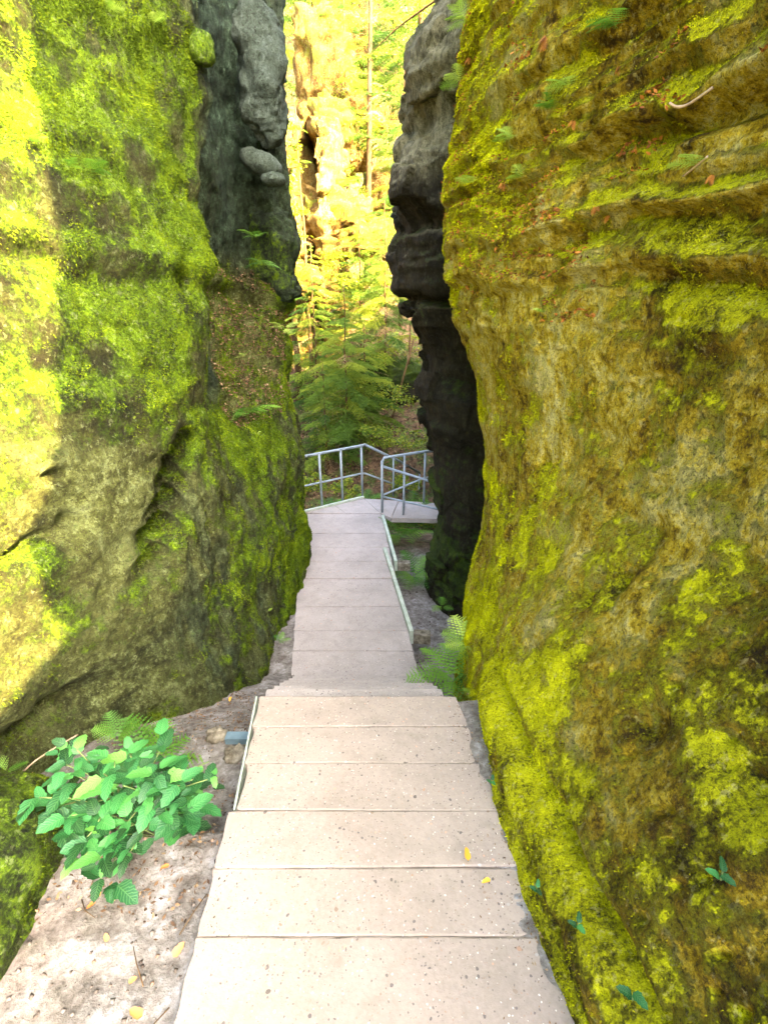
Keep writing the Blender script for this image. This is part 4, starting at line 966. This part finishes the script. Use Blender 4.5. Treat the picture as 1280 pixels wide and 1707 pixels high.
def leafy(loc, h, rad, n, label, r=.05, mat=None, size=(.03, .06), seed=0, name='leafy_tree', cat='tree', zc=.65, vz=.45, clumps=40, group=None):
    e = empty(name, loc, label=label, cat=cat, group=group)
    if h > 1.2: trunk(e, h*.9, r, wob=.1)
    rng = np.random.default_rng(seed); C_ = rng.normal(size=(clumps, 3)); C_ /= np.linalg.norm(C_, axis=1, keepdims=True); C_ *= rng.random((clumps, 1))**.4
    C_ = C_*np.array([rad, rad, h*vz])+np.array([0, 0, h*zc])
    if h > 1.2:
        for c in C_[:14]:
            m = MB(); m.tube([(0, 0, max(.3, c[2]-.6*rad)), tuple(c*np.array([.5, .5, 1])), tuple(c)], [r*.35, r*.22, r*.1], 5); m.build('limb', M_bark, e, smooth=True)
    k = rng.integers(clumps, size=n); P = C_[k]+rng.normal(size=(n, 3))*np.array([.24, .24, .10])*rad*.8
    scatter('crown' if h > 1.2 else 'foliage', n, lambda q, w: P, mat or M_beech, size, seed+1, parent=e, kind=None, updown=.5)
    return e
# rock with a deep dark cleft
out = [(-4.2, 14.2), (-3.0, 13.9), (-2.20, 14.0), (-2.12, 14.3), (-2.14, 16.6), (-1.66, 16.6), (-1.64, 14.3), (-1.56, 14.05), (-1.40, 14.2), (-1.25, 15.2), (-1.4, 17.4), (-4.0, 17.6)]
lvv = [[(x*k-(1-k)*2, y+dy) for x, y in out] for k, dy in ((1.05, -.3), (1.03, -.1), (1.0, 0), (1.0, .05), (.98, .2), (.97, .5))]
V = loft(lvv, [-.6, 1.5, 3.2, 4.4, 5.2, 5.9], [12, 10, 8, 20, 8, 20, 8, 8, 14, 16, 16, 16], np.arange(-.6, 5.9, .06)); N = normals(V); N = N if N[20, 6, 1] < 0 else -N
V = V+N*(.30*fbm(V, .9, 4, 821)+.10*ridged(V, (2, 2, 4), 3, 825)+.16*vn(np.floor(V*np.array([1.6, 1.6, 2.1])+.8*fbm(V, .8, 2, 3)[..., None]), 8))[..., None]
tag(grid_obj('cleft_rock', V, M_pale, None, {'moss': .1+.5*fbm(V, 1.2, 3, 9), 'grey_tone': np.zeros(V.shape[:2])}, flip=True), 'tall rock split by a deep dark cleft at the left end of the sunlit slope', 'rock')
# thin lit spruce with bare trunk
p = at(612, 415, Y=16.5); e = empty('spruce_tree', p, label='thin straight tree with bare trunk rising from the sunlit boulders', cat='tree')
trunk(e, 9.5, .10, lean=(.25, 0), wob=.02, z0=-.9)
r_ = random.Random(4)
for i in range(38):
    z = .5+i*.21; a = r_.uniform(0, 6.28) if i % 3 else (1.57 if i % 2 else -1.57)
    link('dead_branch', BD[i % 3], e, (.25*z/9.5, 0, z), (r_.uniform(-.1, .3), 0, a), r_.uniform(.5, 1.3))
def S_(px, Y, dz=0): x, y, z = hill(px, Y); return (x, y, z+dz-.1)
spruce(S_(572, 10.9), 3.7, 1.25, 90, 'young bright green spruce in the middle behind the railing', seed=1, z0=.12)
spruce(S_(520, 12.3), 4.0, 1.2, 70, 'young spruce left of the middle one, partly hidden by the left rock', seed=2, z0=.12)
spruce(S_(642, 12.8), 4.3, 1.2, 70, 'drooping spruce right of the middle one beside the dark rock stack', seed=3, z0=.18)
spruce(S_(600, 13.6), 4.4, 1.2, 60, 'lit spruce just below the sunlit boulders', seed=4, z0=.35, dead=.1)
spruce(S_(690, 17.5), 10.5, 2.2, 100, 'tall spruce behind the dark rock stack', .12, seed=5, z0=.25)
spruce(S_(655, 24.0), 11.5, 2.6, 90, 'tall sunlit spruce high on the slope to the right', .13, seed=6, z0=.1)
spruce(S_(545, 29.0), 11.0, 2.8, 80, 'sunlit spruce at the top of the slope left of the thin tree', .13, seed=7, z0=.1)
spruce(S_(470, 24), 13.0, 2.6, 70, 'tall spruce behind the left rock wall', .13, seed=8, z0=.1)
spruce(S_(512, 13.0), 6.2, .8, 26, 'dead spruce with bare twigs in front of the dark cleft', .05, dead=1.0, seed=9, z0=.15)
spruce(S_(585, 20.5), 7.0, 1.6, 70, 'golden lit spruce behind the thin bare trunk', .06, seed=32, z0=.15)
spruce(S_(668, 15.0), 6.0, 1.3, 60, 'lit spruce close behind the dark rock stack', .05, seed=33, z0=.3)
spruce(S_(605, 11.6), 2.6, 1.0, 60, 'small shaded spruce just right of the middle one', seed=34, z0=.1)
spruce(S_(530, 10.4), 2.4, .9, 50, 'small shaded spruce behind the left railing', seed=35, z0=.1)
leafy(S_(486, 12.6), 6.8, .5, 2600, 'slender leafy tree with lit trunk at the left end of the slope', .09, seed=21, zc=.68, vz=.36, clumps=46)
leafy(S_(610, 33), 9, 3.4, 9000, 'broad sunlit leafy tree at the top of the slope', .16, seed=22, size=(.08, .15), clumps=70)
leafy(S_(520, 36), 10, 3.6, 9000, 'sunlit leafy tree at the top left of the slope', .16, seed=23, size=(.08, .16), clumps=70)
leafy(S_(690, 32), 10, 3.6, 9000, 'sunlit leafy tree at the top right of the slope', .16, seed=24, size=(.08, .16), clumps=70)
und = [(560, 330, 15.2, .8, 'leafy sapling on the sunlit boulder left of the thin tree'), (590, 478, 13.0, .8, 'lit leafy bush below the sunlit boulders'), (655, 660, 10.6, .8, 'leafy bush at the edge of the dark rock stack'),
       (640, 720, 9.9, .8, 'dark green bush right behind the railing corner'), (690, 740, 9.4, .7, 'bush behind the right railing'), (520, 800, 8.5, .6, 'low leafy plant behind the left railing posts'), (575, 815, 8.7, .5, 'low leafy plant under the middle of the left railing'),
       (600, 340, 15.6, .9, 'yellow green bush behind the thin tree foot'), (560, 285, 16.0, .7, 'small sunlit bush above the broad boulder'), (625, 255, 17.5, 1.1, 'sunlit bush right of the thin trunk halfway up'), (570, 150, 20.5, 1.4, 'sunlit bush high on the slope left of the thin trunk'), (650, 180, 20.5, 1.8, 'broad sunlit bush high on the slope right of the thin trunk'), (530, 60, 22.5, 1.8, 'sunlit bush at the top left of the slope'), (620, 60, 24, 2.0, 'sunlit bush at the top of the slope behind the thin trunk'), (560, 440, 13.2, .9, 'bright sunlit bush below the broad boulder'),
       (620, 600, 12.2, .8, 'leafy undergrowth bush on the shaded slope'), (655, 400, 14.6, .9, 'lit bush right of the thin tree foot'), (540, 730, 10.4, .6, 'dull bush at the foot of the young spruces'), (675, 800, 8.9, .5, 'leafy plant behind the right railing mid bars')]
for i, (px, py, Yd, sz, lab) in enumerate(und):
    p = at(px, py, Y=Yd); leafy((p.x, p.y, p.z-sz*.5), sz, sz*.6, 900, lab, size=(.016, .035), seed=40+i, name='bush', cat='bush', zc=.5, vz=.42, clumps=16)
def slope_litter(rng, n):
    x = rng.uniform(-6, 5, n); y = 8+20*rng.random(n)**1.4; P = np.stack([x*y/14, y, 0*x], 1); P[:, 2] = hz(P, y)+.02; return P
scatter('leaf_litter', 50000, slope_litter, M_litter, (.018, .05), 12)
def slope_green(rng, n):
    P = slope_litter(rng, n); k = fbm(P, .8, 3, 15) > .02; P = P[k]; P[:, 2] += rng.random(len(P))**2*.35; return P
scatter('ground_cover', 90000, slope_green, M_beech, (.02, .05), 13, updown=.6)
for i, (px, Y, s, lab) in enumerate([(520, 8.6, .5, 'fern behind the leftmost railing post'), (560, 8.9, .5, 'fern behind the left railing, second from the left'), (600, 9.2, .5, 'fern below the railing corner'), (690, 9.0, .5, 'fern behind the right railing'), (545, 14.4, .7, 'fern on top of the sunlit boulder')]):
    q = S_(px, Y) if i != 4 else tuple(at(570, 325, Y=14.9)); fern((q[0], q[1], q[2]+.15), 8, s, lab, seed=120+i, lift=.5)
# leaning bare poles on the shaded slope
for (a, b, c, d, Yd, lab) in ((640, 745, 690, 565, 12.0, 'thin leaning dead stem on the shaded slope'), (681, 620, 684, 540, 13.0, 'thin upright dead stem right of the leaning one')):
    m = MB(); m.tube([at(a, b, Y=Yd-.4), at(c, d, Y=Yd)], .025, 6); tag(m.build('dead_stem', M_bark, smooth=True), lab, 'branch')
# thin branch crossing the opening at the top, from a tree above the right rock
m = MB(); pts = sm([at(740, -10, Y=9), at(700, 18, Y=9.2), at(660, 48, Y=9.4), at(618, 88, Y=9.6)], 5); m.tube(pts, [.018-.015*i/(len(pts)-1) for i in range(len(pts))], 6)
for k in range(9):
    p = pts[3+k]; m.tube([p, p+Vector((.25*math.cos(k*2.3), .1, .12+.16*math.sin(k*1.7)))], .003, 4)
tag(m.build('overhanging_branch', M_bark, smooth=True), 'thin dark branch reaching in at the top above the gap', 'branch')

# unseen rock mass beyond the right wall, added to shade the lower slope
cl = [(x, y) for x, y in [(3.2, 7.8), (2.8, 9.5), (3.6, 12), (5.0, 14.0), (9, 15), (14, 12), (13, 6), (7, 5.9)]]
lvv = [[(5+(x-5)*k, y) for x, y in cl] for k in (1.0, .98, .95, .9, .7)]
V = loft(lvv, [-3, 0, 3, 4.4, 5.4], [16]*8, np.arange(-3, 5.4, .12)); N = normals(V); N = N if N[20, 8, 0] < 0 else -N
V = V+N*(.35*fbm(V, .5, 4, 801)+.12*ridged(V, 1.2, 3, 805))[..., None]
tag(grid_obj('shade_cliff', V, M_left, None, {'moss': .5+.5*fbm(V, .6, 3, 9), 'grey_tone': np.zeros(V.shape[:2])}, flip=True), 'unseen mossy rock mass added behind the right rock wall to shade the lower slope', 'shade_cliff')
